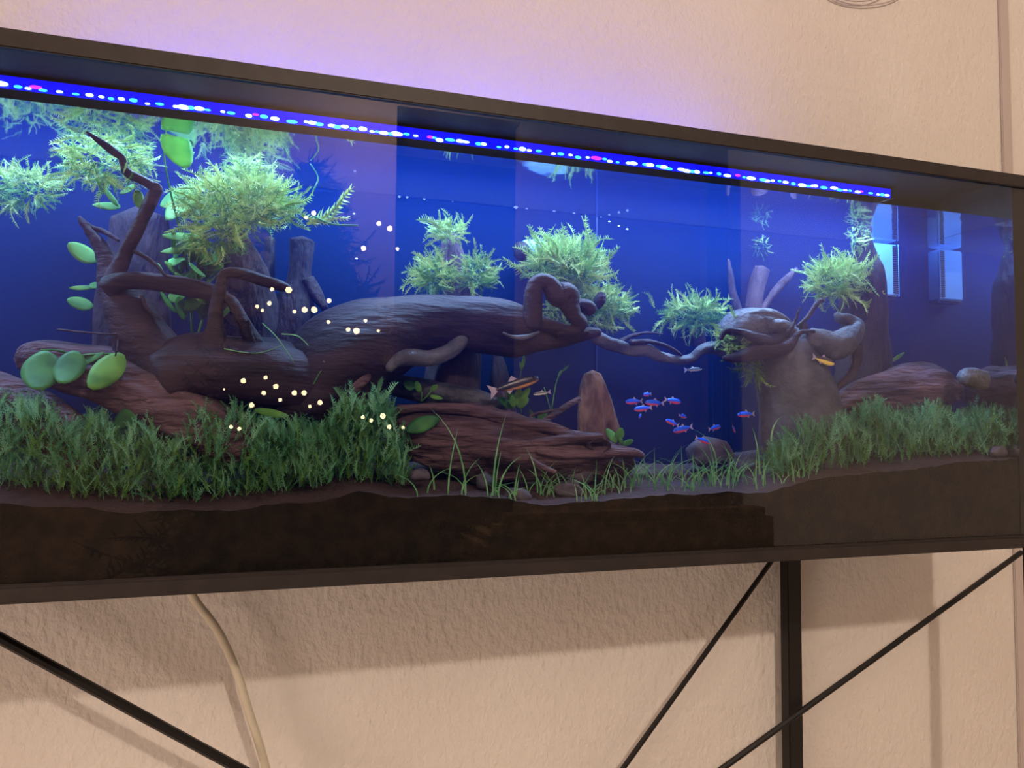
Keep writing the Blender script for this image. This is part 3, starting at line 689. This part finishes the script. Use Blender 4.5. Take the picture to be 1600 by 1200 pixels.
wood('loop', [[(832, 512, .09, 15), (832, 480, .085, 15), (834, 452, .08, 14), (843, 440, .075, 13), (858, 444, .075, 14), (872, 462, .075, 18), (886, 462, .075, 20), (890, 478, .075, 15), (897, 495, .075, 12), (906, 505, .08, 12), (895, 516, .085, 10), (870, 520, .09, 9)]], M_wood, e3, seed=35, seg=18, rough=.07)
wood('knob', [[(872, 448, .075, 9), (880, 455, .072, 12), (892, 468, .072, 12)], [(905, 475, .1, 9), (918, 480, .1, 12), (926, 488, .1, 9)], [(932, 480, .12, 6), (938, 468, .12, 9), (940, 458, .12, 6)]], M_wood, e3, seed=37, rough=.08)
wood('branch', [[(606, 576, .07, 8), (620, 562, .07, 12), (640, 558, .07, 13), (672, 560, .075, 13), (700, 550, .08, 12), (718, 534, .09, 12), (728, 518, .10, 10)]], M_wood2, e3, seed=39, rough=.06)['label'] = 'pale grey lower branch'
wood('splinter', [[(786, 520, .07, 2), (800, 526, .07, 3), (820, 527, .07, 4), (842, 519, .08, 2)]], M_wood2, e3, seed=41, seg=8)
e4 = empty('driftwood_branch', at(1000, 550, .14), 'thin knobbly driftwood branch running right from the big log', 'driftwood')
wood('branch', [[(918, 520, .12, 8), (940, 530, .13, 9), (965, 541, .14, 10), (985, 545, .14, 9), (1008, 545, .14, 10), (1030, 556, .14, 9), (1055, 562, .14, 7), (1080, 560, .14, 7), (1100, 545, .13, 8), (1125, 545, .13, 10), (1150, 560, .13, 8)]], M_wood2, e4, seed=51, rough=.25)
wood('branch', [[(985, 535, .13, 5), (1010, 534, .13, 4), (1035, 538, .13, 3), (1055, 548, .13, 3), (1065, 556, .14, 2)], [(970, 532, .14, 3), (990, 524, .15, 3), (1010, 520, .16, 2), (1035, 522, .17, 1.5)]], M_wood, e4, seed=55, rough=.2, seg=8)
e5 = empty('bent_log', at(1230, 640, .14), 'big rounded driftwood hump bending down into the right moss', 'driftwood')
wood('trunk', [[(1150, 560, .17, 26), (1165, 528, .16, 30), (1190, 516, .15, 32), (1215, 540, .14, 44), (1232, 580, .13, 55), (1245, 630, .13, 62), (1250, 680, .13, 66), (1250, 730, .13, 66)]], M_wood2, e5, seed=61, seg=24, ridge=.06, rough=.08)['label'] = 'grey violet bent trunk'
wood('hump', [[(1130, 540, .12, 14), (1148, 518, .11, 28), (1178, 511, .105, 30), (1210, 514, .105, 25), (1234, 526, .11, 12)], [(1150, 500, .09, 3), (1172, 492, .085, 7), (1200, 490, .085, 8), (1222, 498, .085, 7), (1238, 512, .09, 4)], [(1190, 520, .085, 8), (1205, 510, .08, 12), (1225, 512, .08, 12), (1240, 520, .08, 8)]], M_wood2, e5, seed=65, rough=.06)
wood('root', [[(1126, 530, .07, 3), (1134, 518, .07, 5), (1160, 520, .07, 6), (1185, 530, .07, 9), (1210, 532, .07, 9), (1228, 520, .07, 6), (1240, 506, .065, 3), (1250, 480, .06, 1)], [(1130, 560, .09, 4), (1160, 556, .08, 9), (1190, 548, .075, 13), (1225, 540, .07, 12), (1250, 520, .07, 4), (1272, 518, .07, 3)]], M_wood, e5, seed=67, rough=.2)['label'] = 'dark spiky root across the hump'
e6 = empty('curled_driftwood', at(1300, 600, .1), 'curled grey driftwood cup in front of the right dark trunk', 'driftwood')
wood('cup', [[(1262, 520, .09, 10), (1275, 530, .085, 18), (1300, 540, .08, 22), (1325, 530, .08, 20), (1338, 512, .085, 13), (1328, 500, .09, 9), (1312, 496, .09, 8), (1306, 490, .09, 4)]], M_wood2, e6, seed=71, seg=20, rough=.1)
wood('branch', [[(1335, 535, .08, 11), (1340, 560, .08, 8), (1332, 582, .08, 6), (1315, 600, .08, 5), (1295, 612, .09, 4)], [(1246, 510, .08, 3), (1262, 495, .08, 3.5), (1278, 472, .08, 4), (1286, 470, .08, 3)], [(1262, 520, .08, 4), (1255, 512, .08, 6), (1258, 505, .08, 4)]], M_wood, e6, seed=75, rough=.15, seg=10)
tag(wood('dark_trunk', [[(1348, 352, .17, 5), (1350, 375, .17, 11), (1352, 405, .17, 18), (1352, 425, .17, 26), (1350, 470, .17, 33), (1350, 530, .17, 38), (1346, 600, .17, 45), (1340, 690, .17, 52)],
                        [(1345, 385, .16, 6), (1338, 355, .16, 3.5), (1336, 345, .16, 2)], [(1350, 375, .16, 5), (1362, 350, .16, 4), (1360, 338, .16, 2)]], M_barkd, seed=81, seg=22, ridge=.18), 'tall dark upright trunk in front of the slotted filter box', 'driftwood')

# bark pieces standing at the back
tag(wood('bark_stump', [[(472, 376, .2, 17), (471, 400, .2, 16), (468, 430, .2, 17), (466, 455, .2, 24), (455, 490, .2, 36), (440, 560, .2, 46)], [(480, 440, .19, 12), (495, 462, .18, 10), (508, 482, .17, 6)]], M_barkd, seed=91, seg=18, ridge=.2),
    'flat topped dark stump standing right of the bright moss crown', 'driftwood')
tag(wood('bark_stump', [[(368, 352, .17, 6), (372, 375, .17, 18), (378, 410, .17, 32), (384, 450, .17, 42), (390, 560, .17, 48)]], M_barkd, seed=93, seg=18, ridge=.12, ysq=.5), 'broad pointed dark stump directly under the bright moss crown', 'driftwood')
tag(wood('bark_stump', [[(422, 372, .22, 7), (421, 400, .22, 8), (420, 430, .22, 9), (420, 500, .22, 12)]], M_barkd, seed=95, seg=12, ridge=.3), 'thin knobbly dark stump between the two thicker ones', 'driftwood')
tag(wood('bark_stump', [[(702, 366, .19, 10), (706, 395, .19, 18), (712, 430, .19, 22), (718, 480, .19, 27), (712, 560, .19, 38), (705, 650, .19, 46)]], M_barkv, seed=97, seg=20, ridge=.15, ysq=.6), 'tall pointed stump rising behind the big driftwood log', 'driftwood')
tag(wood('bark_stump', [[(776, 552, .21, 6), (780, 575, .21, 12), (782, 610, .21, 18), (785, 660, .21, 24)]], M_barkv, seed=99, seg=14, ridge=.15), 'short narrow stump just below the big driftwood log', 'driftwood')
tag(wood('bark_stump', [[(215, 340, .22, 42), (218, 420, .22, 44), (215, 500, .22, 46), (215, 600, .22, 50)]], M_barkd, seed=101, seg=22, ridge=.1, ysq=.4), 'wide dark bark slab behind the antler driftwood', 'driftwood')
tag(wood('bark_stump', [[(160, 450, .21, 10), (165, 480, .21, 18), (172, 540, .21, 26), (175, 600, .21, 30)]], M_barkd, seed=103, seg=14, ridge=.1), 'short bark stump low behind the antler driftwood', 'driftwood')
tag(wood('bark_stump', [[(1190, 420, .235, 12), (1182, 450, .235, 12), (1176, 490, .235, 14), (1178, 530, .235, 14)], [(1245, 420, .23, 3), (1225, 440, .23, 7), (1200, 470, .23, 6), (1180, 500, .23, 6)], [(1138, 405, .235, 1.5), (1142, 430, .235, 5), (1146, 460, .235, 6), (1160, 500, .23, 6)]],
         M_barkv, seed=105, seg=12, ridge=.15), 'hazy branching stump at the back behind the round hump', 'driftwood')
tag(wood('bark_slab', [[(926, 584, .16, 14), (927, 605, .16, 22), (930, 640, .16, 28), (934, 680, .16, 34), (936, 712, .16, 36)]], M_bark2, seed=107, seg=30, sub=10, ridge=.22, ysq=.45), 'upright tan bark slab standing behind the centre log', 'driftwood')

# fallen logs
tag(wood('fallen_log', [[(28, 560, .13, 14), (55, 560, .13, 30), (110, 572, .12, 38), (180, 592, .11, 44), (240, 618, .10, 48), (300, 648, .09, 48), (350, 680, .085, 44), (385, 705, .08, 36)]], M_bark, seed=111, seg=36, sub=10, ridge=.2),
    'long purplish fallen log sloping down behind the left moss', 'driftwood')
tag(wood('fallen_log', [[(-60, 610, .12, 40), (0, 625, .11, 42), (50, 648, .10, 42), (110, 690, .09, 40), (150, 720, .08, 30)]], M_bark, seed=113, seg=30, sub=10, ridge=.2),
    'lower fallen log in the left corner half buried in moss', 'driftwood')
e7 = empty('centre_log', at(770, 700, .10), 'thick cracked log on the soil in the centre with a hollow end', 'driftwood')
wood('trunk', [[(618, 672, .11, 28), (650, 676, .11, 44), (700, 682, .11, 52), (750, 690, .11, 54), (800, 698, .11, 50), (850, 706, .105, 44), (900, 712, .10, 36), (950, 718, .10, 28), (985, 724, .095, 18)]], M_bark, e7, seed=115, seg=44, sub=12, ridge=.26)
wood('bark_ridge', [[(622, 640, .08, 8), (680, 638, .075, 9), (740, 642, .07, 9), (790, 656, .07, 9), (830, 664, .07, 7)], [(760, 650, .075, 6), (810, 660, .07, 8), (860, 668, .07, 9), (905, 684, .07, 8), (935, 680, .07, 6)],
                    [(830, 692, .06, 6), (870, 688, .06, 8), (910, 684, .06, 8), (940, 684, .06, 7)], [(840, 704, .06, 7), (880, 710, .06, 9), (930, 708, .06, 9), (985, 706, .065, 8), (1005, 712, .07, 4)], [(828, 716, .05, 3), (845, 728, .045, 4), (868, 738, .04, 3)]],
     M_bark, e7, seed=117, seg=12, ridge=.3)
# hollow end: short open tube facing the viewer
bm = bmesh.new(); c = at(938, 696, .052); nn = 20; rings = []
for (dy, s) in ((.012, 1.05), (.0, 1.0), (.0, .84), (.03, .7), (.032, .01)):
    rings.append([bm.verts.new((c.x + math.cos(2 * math.pi * k / nn) * msz(19, c) * s * (1 + .1 * math.sin(3 * k)), c.y + dy, c.z + math.sin(2 * math.pi * k / nn) * msz(11, c) * s * (1 + .08 * math.cos(5 * k)))) for k in range(nn)])
for i in range(4):
    for k in range(nn): bm.faces.new((rings[i][k], rings[i][(k + 1) % nn], rings[i + 1][(k + 1) % nn], rings[i + 1][k]))
bmesh.ops.recalc_face_normals(bm, faces=bm.faces[:])
bm_obj('hollow_end', bm, M_barkd, e7, True)['label'] = 'dark hollow end'
tag(wood('small_log', [[(560, 600, .15, 12), (640, 606, .15, 18), (700, 618, .15, 20), (760, 630, .14, 16), (790, 645, .13, 8)]], M_wood2, seed=121, seg=24, ridge=.15), 'smooth smaller log resting on top of the centre log', 'driftwood')
tag(wood('twig', [[(836, 668, .09, 4), (862, 650, .10, 5), (885, 635, .11, 5), (905, 622, .12, 4)], [(838, 668, .09, 3), (830, 650, .1, 3), (870, 640, .11, 2)]], M_bark, seed=123, seg=10), 'brown twig leaning from the centre log towards the tan slab', 'driftwood')
tag(wood('wood_chunk', [[(545, 615, .06, 3), (556, 604, .06, 9), (570, 590, .065, 9), (578, 580, .07, 6)]], M_bark, seed=125, seg=14), 'small violet wood chunk behind the tall feathery moss bank', 'driftwood')
bm = bmesh.new()
add_tube(bm, pp([(1298, 650, .13, 8), (1330, 625, .13, 20), (1370, 618, .13, 30), (1415, 612, .13, 38), (1450, 608, .13, 36), (1480, 612, .13, 24), (1492, 622, .13, 10)]), 32, 10, .12, .25, 1, 131)
bmesh.ops.recalc_face_normals(bm, faces=bm.faces[:])
tag(bm_obj('wood_chunk', bm, M_bark, None, True), 'reddish cracked wood block behind the right moss bank', 'driftwood')

tag(wood('reflection_log', [[(1505, 588, .035, 12), (1520, 591, .035, 15), (1535, 594, .035, 15)]], M_wood2, seed=141, seg=20, ridge=.15), 'pale grey log end imitating a reflection above the moss at the far right', 'driftwood')  # solid log added in place of a log's reflection in the end glass
tag(wood('bark_stump', [[(1085, 470, .235, 4), (1090, 500, .235, 8), (1092, 540, .235, 12)]], M_barkv, seed=143), 'short stump carrying the dim feathery moss in the deep middle', 'driftwood')
# stones
def stone(label, px, py, d, rx, ry, seed):
    c = at(px, py, d); bm = bmesh.new(); bmesh.ops.create_icosphere(bm, subdivisions=3, radius=1)
    for v in bm.verts:
        k = 1 + .28 * noise.noise(v.co * 1.4 + Vector((seed, 0, 0)))
        v.co = Vector((c.x + v.co.x * msz(rx, c) * k, c.y + v.co.y * msz(min(rx, ry), c) * k, c.z + v.co.z * msz(ry, c) * k))
    return tag(bm_obj('stone', bm, M_stone, None, True), label, 'stone')
stone('round violet stone in front of the centre log', 758, 752, .05, 15, 14, 1)
stone('dark stone against the front glass below the centre log', 806, 776, .03, 22, 16, 2)
stone('small stone on the soil left of the centre log foot', 655, 742, .05, 18, 10, 3)
stone('dark stone under the grass tufts right of the hollow log', 905, 744, .08, 22, 14, 4)
stone('bluish stone on the soil at the far right end', 1560, 706, .03, 15, 10, 5)
stone('dark stone low in the grass at centre right', 1110, 708, .16, 40, 24, 6)
stone('tan stone in the grass below the tan slab', 890, 765, .05, 22, 14, 7)

# ================================================================= GRASS TUFTS
def blade_bm(b, h, bend, wpx):
    p = at(*b); H = msz(h, p); w0 = msz(wpx / 2, p); bm = bmesh.new(); n = 7; rows = []
    ang = R_.uniform(-.5, .5); by = R_.uniform(-.2, .2)
    for i in range(n + 1):
        t = i / n; x = bend * H * t * t; z = H * t * (1 - .35 * abs(bend) * t * t * 1.2); w_ = w0 * (1 - t ** 2.2) + .00012
        c_ = Vector((p.x + x, min(max(p.y + by * H * t * t, GI + .003), DEP - .003), p.z + z)); q = Vector((math.cos(ang), math.sin(ang), 0)) * w_
        rows.append([bm.verts.new(c_ - q), bm.verts.new(c_ + Vector((0, -w_ * .35, 0))), bm.verts.new(c_ + q)])
    for i in range(n):
        for k in range(2): bm.faces.new((rows[i][k], rows[i][k + 1], rows[i + 1][k + 1], rows[i + 1][k]))
    return bm
tufts = [(720, 778, .02), (778, 782, .02), (805, 790, .018), (840, 772, .03), (880, 768, .05), (918, 790, .02), (940, 776, .04), (975, 775, .05), (1000, 760, .07), (1030, 762, .06), (1060, 765, .04),
         (1080, 770, .03), (1105, 760, .06), (1130, 762, .05), (1150, 752, .07), (1178, 758, .04), (1200, 752, .05), (1235, 752, .035), (1258, 750, .03), (1010, 735, .12), (1060, 735, .12), (1110, 735, .11), (1160, 730, .11), (960, 745, .09), (860, 755, .07), (662, 765, .03)]
hand = {0: [(728, 775, 160, -.35), (700, 780, 115, .1)], 1: [(774, 778, 78, .1), (778, 780, 88, .5), (770, 778, 140, .15)], 2: [(803, 792, 72, .12), (806, 788, 45, .1)], 3: [(840, 770, 78, -.2), (846, 772, 50, -.5)],
        12: [(1120, 730, 80, -.6)], 15: [(1187, 742, 82, -.25)], 16: [(1205, 690, 50, .5)], 17: [(1253, 752, 48, .5)]}
TL = ['grass tuft with one very tall leaning blade by the violet stone', 'tall straight grass tuft in front of the centre log middle', 'short broad bladed grass tuft nearest the glass below the centre log', 'grass tuft with a blade leaning left below the log crack',
      'grass tuft just left of the tan stone', 'low grass tuft in front of the tan stone near the glass', 'grass tuft right of the tan stone', 'grass tuft directly below the hollow log end', 'small grass tuft at the right tip of the centre log', 'grass tuft under the left shoal of tetras',
      'grass tuft under the bright cyan tetra', 'front grass tuft left of the lowest tetra', 'grass tuft with a blade reaching up to the lowest tetra', 'grass tuft below the small nose down tetra', 'grass tuft below the lone blue tetra', 'grass tuft with a long arched blade near the right moss bank',
      'grass tuft with a blade rising before the bent trunk', 'grass tuft beside the low moss tuft', 'grass tuft touching the foot of the right moss bank', 'rear grass tuft behind the centre log tip', 'rear grass tuft under the large tetra', 'rear grass tuft beside the dark stone at centre right',
      'rear grass tuft before the foot of the bent trunk', 'grass tuft between tan stone and hollow log end', 'grass tuft at the foot of the centre log crack', 'tiny pale grass tuft at the left foot of the centre log']
for i, (px, py, d) in enumerate(tufts):
    p = at(px, py, d)
    e = empty('grass_tuft', (p.x, p.y, ground(p.x, p.y)), '%s grass tuft, one of the thin green tufts on the open soil between the moss banks' % 'thin', 'grass', 'thin grass tufts on the open soil')
    e['label'] = TL[i]
    hs = hand.get(i, [])
    for (bx, by, h, be) in hs: bm_obj('blade', blade_bm((bx, by, d), h, be, 2.8), M_grass, e, True)
    for k in range(R_.randint(7, 10) if px > 840 else 3):
        b = (px + R_.uniform(-17, 17), py, min(max(d + R_.uniform(-.018, .018), .012), .2))
        q = at(*b); gz = ground(q.x, q.y); dpx = (gz - q.z) / msz(1, q)
        bm_obj('blade', blade_bm((b[0], py - dpx + 2, b[2]), R_.uniform(28, 74), R_.gauss(0, .8), R_.uniform(1.6, 2.6)), M_grass, e, True)

# ================================================================= FISH
def fishmat(name, top, stripe, low, belly, zs):
    m, nt, b = nodes(name); b.inputs['Roughness'].default_value = .35
    tc = nt.nodes.new('ShaderNodeTexCoord'); sp = nt.nodes.new('ShaderNodeSeparateXYZ'); nt.links.new(tc.outputs['Object'], sp.inputs[0])
    mr = nt.nodes.new('ShaderNodeMapRange'); mr.inputs['From Min'].default_value = -.2; mr.inputs['From Max'].default_value = .2
    nt.links.new(sp.outputs['Z'], mr.inputs['Value'])
    r = nt.nodes.new('ShaderNodeValToRGB'); r.color_ramp.interpolation = 'LINEAR'
    els = r.color_ramp.elements; els[0].position = zs[0]; els[0].color = (*belly, 1); els[1].position = zs[1]; els[1].color = (*low, 1)
    for pos, c in ((zs[2], low), (zs[3], stripe), (zs[4], stripe), (zs[5], top)):
        e_ = els.new(pos); e_.color = (*c, 1)
    nt.links.new(mr.outputs[0], r.inputs[0]); nt.links.new(r.outputs[0], b.inputs['Base Color']); return m
M_tetra = fishmat('tetra_skin', (.0, .01, .45), (.0, .10, 1.0), (.70, .06, .10), (.5, .35, .5), (.12, .2, .33, .42, .72, .9))
M_pencil = fishmat('dark_fish_skin', (.03, .04, .12), (.015, .015, .04), (.45, .22, .10), (.45, .28, .14), (.1, .2, .34, .40, .8, .9))
M_yell = fishmat('yellow_fish_skin', (.45, .35, .25), (.03, .02, .03), (.80, .62, .12), (.8, .7, .3), (.1, .2, .45, .52, .72, .8))
M_silver = fishmat('silver_fish_skin', (.5, .6, .6), (.05, .05, .08), (.8, .85, .85), (.8, .85, .85), (.1, .2, .42, .48, .6, .7))
def fish_meshes(slim):
    bm = bmesh.new(); n = 14; rings = []
    for i in range(n + 1):
        t = i / n; x = .42 - t * .78                                   # nose at +x
        r = slim * (math.sin(math.pi * min(1, (t * .93 + .04)) ** .72) ** .8) + .018 * t
        rings.append([bm.verts.new((x, math.cos(a) * r * .45, math.sin(a) * r - .02 * (1 - t))) for a in [2 * math.pi * k / 10 for k in range(10)]])
    for i in range(n):
        for k in range(10): bm.faces.new((rings[i][k], rings[i][(k + 1) % 10], rings[i + 1][(k + 1) % 10], rings[i + 1][k]))
    bm.faces.new(rings[0]); bm.faces.new(rings[-1][::-1]); bmesh.ops.recalc_face_normals(bm, faces=bm.faces[:])
    body = bpy.data.meshes.new('body'); bm.to_mesh(body); bm.free(); body.polygons.foreach_set('use_smooth', [True] * len(body.polygons))
    def fin(pts, name):
        bm = bmesh.new(); f0 = [bm.verts.new((x, -.006, z)) for x, z in pts]; f1 = [bm.verts.new((x, .006, z)) for x, z in pts]
        bm.faces.new(f0); bm.faces.new(f1[::-1])
        for k in range(len(pts)): bm.faces.new((f0[k], f1[k], f1[(k + 1) % len(pts)], f0[(k + 1) % len(pts)]))
        me = bpy.data.meshes.new(name); bmesh.ops.recalc_face_normals(bm, faces=bm.faces[:]); bm.to_mesh(me); bm.free(); me.materials.append(M_tetra_fin); return me
    tail = fin([(-.33, .02), (-.5, .13), (-.46, .0), (-.5, -.12), (-.33, -.02)], 'tail_fin')
    dors = fin([(.05, slim * .85), (-.04, slim + .07), (-.12, slim * .95), (-.08, slim * .7)], 'dorsal_fin')
    anal = fin([(-.05, -slim * .75), (-.16, -slim - .05), (-.2, -slim * .55), (-.14, -slim * .45)], 'anal_fin')
    bm = bmesh.new(); bmesh.ops.create_uvsphere(bm, u_segments=8, v_segments=6, radius=.026)
    eye = bpy.data.meshes.new('eye'); bm.to_mesh(eye); bm.free(); eye.materials.append(M_eye)
    return body, tail, dors, anal, eye
FT = fish_meshes(.125); FS = fish_meshes(.085)
def fish(name, label, px, py, d, lpx, head, tilt, skin, meshes, yaw=0, group=None):
    p = at(px, py, d); L = msz(lpx, p)
    e = empty(name, p, label, 'fish', group); e.scale = (L, L, L)
    # local +x = nose; head 'L' flips it
    rz = (math.pi if head == 'L' else 0) + yaw; ry = math.radians(tilt)            # tilt>0: nose down
    e.rotation_euler = (0, ry, rz)
    bme = meshes[0].copy(); bme.materials.append(skin)
    def ch(nm, me, loc=(0, 0, 0)):
        o = bpy.data.objects.new(nm, me); COL.objects.link(o); o.parent = e; o.location = loc; return o
    ch('body', bme); ch('tail_fin', meshes[1]); ch('dorsal_fin', meshes[2]); ch('anal_fin', meshes[3])
    for s in (-1, 1): ch('eye', meshes[4], (.33, s * .034, .015))
    return e
G = 'blue and red tetras swimming in the middle'
tet = [(1011, 616, 20, 'L', 5, .5, 'topmost small tetra of the blue and red shoal'), (990, 627, 30, 'L', 2, .2, 'leftmost tetra of the blue and red shoal'), (1022, 629, 32, 'L', -3, .1, 'bright blue tetra in the middle of the left shoal'),
       (1052, 626, 30, 'R', 5, .2, 'tetra facing right at the right end of the upper row'), (1004, 638, 30, 'L', 5, .1, 'tetra just below the upper row, second from left'), (1000, 650, 18, 'L', 10, .9, 'small foreshortened tetra lowest in the left shoal'),
       (1067, 650, 21, 'R', 5, .5, 'dim reddish tetra above the blue pair'), (1050, 660, 25, 'L', -20, .2, 'slanted tetra touching the bright blue one below'), (1066, 670, 34, 'L', 10, .1, 'largest tetra with a glowing cyan stripe, low in the shoal'),
       (1117, 668, 26, 'R', -12, .3, 'pinkish tetra facing right, between shoal and lone fish'), (1147, 671, 17, 'R', 30, .7, 'small nose down tetra left of the tall grass blade'), (1165, 647, 30, 'L', 2, .1, 'lone blue tetra highest at the right side'),
       (1099, 688, 27, 'R', 16, .1, 'lowest tetra, slanting down over the grass')]
for (px, py, l, h, ti, yw, lab) in tet: fish('tetra_fish', lab, px, py, .10 + R_.uniform(0, .05), l * 1.2, h, ti, M_tetra, FT, yw, G)
fish('slender_fish', 'long dark fish with orange belly above the centre log', 806, 600, .09, 92, 'R', -18, M_pencil, FS)
fish('slender_fish', 'thin silver fish right behind the long dark fish', 846, 614, .12, 32, 'L', 7, M_silver, FS)
fish('slender_fish', 'yellow bellied striped fish under the curled driftwood', 1288, 563, .06, 46, 'R', 12, M_yell, FT)
fish('slender_fish', 'faint pale fish below the thin driftwood branch', 1084, 577, .2, 34, 'R', -6, M_silver, FS)

# ================================================================= EQUIPMENT
fb_ = empty('filter_box', at(1390, 460, .25), 'glowing white filter box with comb slots in the back corner', 'filter')
xa, xb = at(1364, 400, .225).x, at(1404, 400, .225).x; z0_ = at(1390, 462, .225).z; z1_ = WATER_Z + .004
fbody = box('box_body', (xa, .226, z0_), (xb, DEP - .003, z1_ - .008), M_white, fb_, .003)
nsl = 26
for k in range(nsl):
    z = z0_ + .006 + (WATER_Z - .006 - z0_ - .006) * k / nsl
    box('slot', (xb - .015, .2245, z), (xb - .002, .2262, z + .0028), M_hood, fbody)
box('edge_strip', (xb - .002, .2240, z0_), (xb - .0004, .2258, z1_ - .008), M_white, fb_)
box('base', (xa + .004, .232, z0_ - .006), (xb - .002, DEP - .005, z0_ + .0005), M_barkd, fb_, .001)
# water outlet nozzle
nz = empty('outlet_nozzle', at(830, 385, .22), 'pale blue outlet nozzle half hidden behind the feathery moss bush', 'nozzle')
bm = bmesh.new(); add_tube(bm, pp([(822, 388, .215, 13), (835, 386, .22, 12), (850, 388, .225, 10), (880, 395, .235, 9)]), 18, 4, 0); bm_obj('tube', bm, M_white, nz, True)
bm = bmesh.new(); add_tube(bm, pp([(806, 398, .21, 9), (812, 396, .21, 17), (820, 392, .213, 16)]), 18, 4, 0); bm_obj('mouth', bm, M_hood, nz, True)
# floating specks at the water line
for k, (px, py, r) in enumerate([(485, 293, 1.3), (624, 307, 2.2), (636, 308, 2), (663, 311, 1.8), (707, 315, 1), (806, 324, 3), (823, 326, 1.6), (866, 330, 2.2), (897, 333, 1.8), (939, 339, 1.3), (952, 346, 1.6), (967, 353, 1.5), (980, 358, 1.8), (553, 334, 1.6), (557, 404, 1.7), (1455, 745 - 80, 1)][:15]):
    p = at(px, py, DEP - .006); bm = bmesh.new(); bmesh.ops.create_icosphere(bm, subdivisions=1, radius=msz(r, p))
    for v in bm.verts: v.co = Vector((v.co.x * 1.4 + p.x, v.co.y * .6 + p.y, v.co.z * .8 + p.z))
    tag(bm_obj('floating_speck', bm, M_spec), 'tiny white speck drifting near the back wall of the tank', 'speck', 'white specks near the back wall')

# ================================================================= THE ROOM MIRRORED IN THE GLASS
V0 = 1.95
tp = vx(490, 640, V0)
ct = empty('fir_tree', (tp.x, tp.y, 0), 'dark fir tree standing in the room behind the viewer', 'tree')
ms = Mass(); top = vx(520, 215, V0); Ht = top.z
def tree_v(V, T, L): return V * L, T
Vs = []; Ts = []; n0 = 0
for k in range(1300):
    t = R_.random() ** .8; z = .25 + (Ht - .25) * t; rr = .80 * (1 - t) + .03; a_ = R_.uniform(0, 6.283); q = R_.uniform(.2, .75)
    p = np.array([tp.x + math.cos(a_) * rr * q * .8, tp.y - .35 + math.sin(a_) * rr * q * .7, z])
    B = basis(np.array([math.cos(a_), math.sin(a_), R_.uniform(-.25, .2)]), R_.uniform(-1, 1) + 1.2)
    V_, T_ = FR[k % 8]; L = rr * .55 + .07
    Vs.append((V_ * L * np.array([1.6, 1.6, 1])) @ B.T + p); Ts.append(T_ + n0); n0 += len(V_)
bm = bmesh.new()
add_tube(bm, [(tp.x, tp.y - .35, .3 + (Ht - .3) * q / 8, .62 * (1 - q / 8) + .02) for q in range(9)], 24, 6, .2, .25, .9, 3)
bm_obj('inner_boughs', bm, M_fir, ct)
tag(tris_obj('needles', np.concatenate(Vs), np.concatenate(Ts), M_fir, ct), kind='stuff')
bm = bmesh.new(); add_tube(bm, [(tp.x, tp.y - .35, 0, .04), (tp.x, tp.y - .35, Ht * .6, .02), (tp.x, tp.y - .35, Ht, .004)], 10, 4, .05); bm_obj('trunk', bm, M_barkd, ct)
fl = empty('string_lights', tuple(tp), 'string of small warm bulbs wound on the fir tree', 'lights')
bl = [(490, 333, 4), (478, 340, 3), (592, 349, 4), (609, 357, 4.5), (568, 388, 4), (621, 389, 3), (451, 453, 5), (425, 452, 3), (476, 484, 4.5), (460, 487, 3), (491, 484, 5), (514, 470, 4), (421, 474, 3.5), (402, 479, 3), (410, 485, 2.5),
      (513, 503, 3), (544, 515, 3.5), (557, 517, 5), (571, 501, 3), (591, 517, 2.5), (380, 595, 4), (415, 590, 3), (431, 604, 4), (412, 614, 3.5), (460, 614, 4), (475, 614, 4), (500, 629, 4), (393, 633, 4), (438, 625, 3),
      (361, 667, 3), (374, 670, 3), (484, 635, 2.5), (567, 652, 3), (580, 657, 3), (598, 650, 4.5), (608, 667, 3.5), (630, 668, 2.5), (350, 608, 1.5)]
for (px, py, r) in bl:
    p = vx(px, py, 1.50); rr = r * (1.50 + 1.07) / F * 1.0
    bm = bmesh.new(); bmesh.ops.create_icosphere(bm, subdivisions=2, radius=rr); bmesh.ops.translate(bm, vec=p, verts=bm.verts[:])
    bm_obj('bulb', bm, M_fairy, fl, True)
# armchair whose back shows in the lower glass
c0 = vx(1000, 800, 2.3); hz = c0.z; xa_ = vx(782, 830, 2.3).x; xb_ = vx(1218, 830, 2.3).x
ch = empty('armchair', ((xa_ + xb_) / 2, -2.3, 0), 'brown cloth armchair standing in the room behind the viewer', 'armchair')
box('backrest', (xa_, -2.5, .30), (xb_, -2.3, hz), M_cloth, ch, .05)
box('seat', (xa_ + .1, -3.1, .22), (xb_ - .1, -2.48, .45), M_cloth, ch, .04)
for q in (xa_, xb_ - .16): box('armrest', (q, -3.1, .10), (q + .16, -2.45, .62), M_cloth, ch, .04)
for q in (xa_ + .05, xb_ - .1):
    for y_ in (-3.05, -2.4): box('leg', (q, y_, 0), (q + .05, y_ + .05, .31), M_rod, ch)
# curtain on the room wall
bm = bmesh.new(); cx0, cx1 = vx(1095, 500, -RY - .1).x, RX1 - .1; rows = []
for j in range(2):
    rows.append([bm.verts.new((cx0 + (cx1 - cx0) * i / 160, RY + .12 + .05 * math.sin(i * .55) + .02 * math.sin(i * .21 + 1), (.05, 3.2)[j])) for i in range(161)])
for i in range(160): bm.faces.new((rows[0][i], rows[0][i + 1], rows[1][i + 1], rows[1][i]))
cu = bm_obj('curtain', bm, M_curt, None, True); md = cu.modifiers.new('s', 'SOLIDIFY'); md.thickness = .004
tag(cu, 'beige pleated curtain on the room wall behind the viewer', 'curtain')
box('curtain_rod', (cx0 - .05, RY + .11, 3.2), (cx1, RY + .13, 3.22), M_rod, cu)
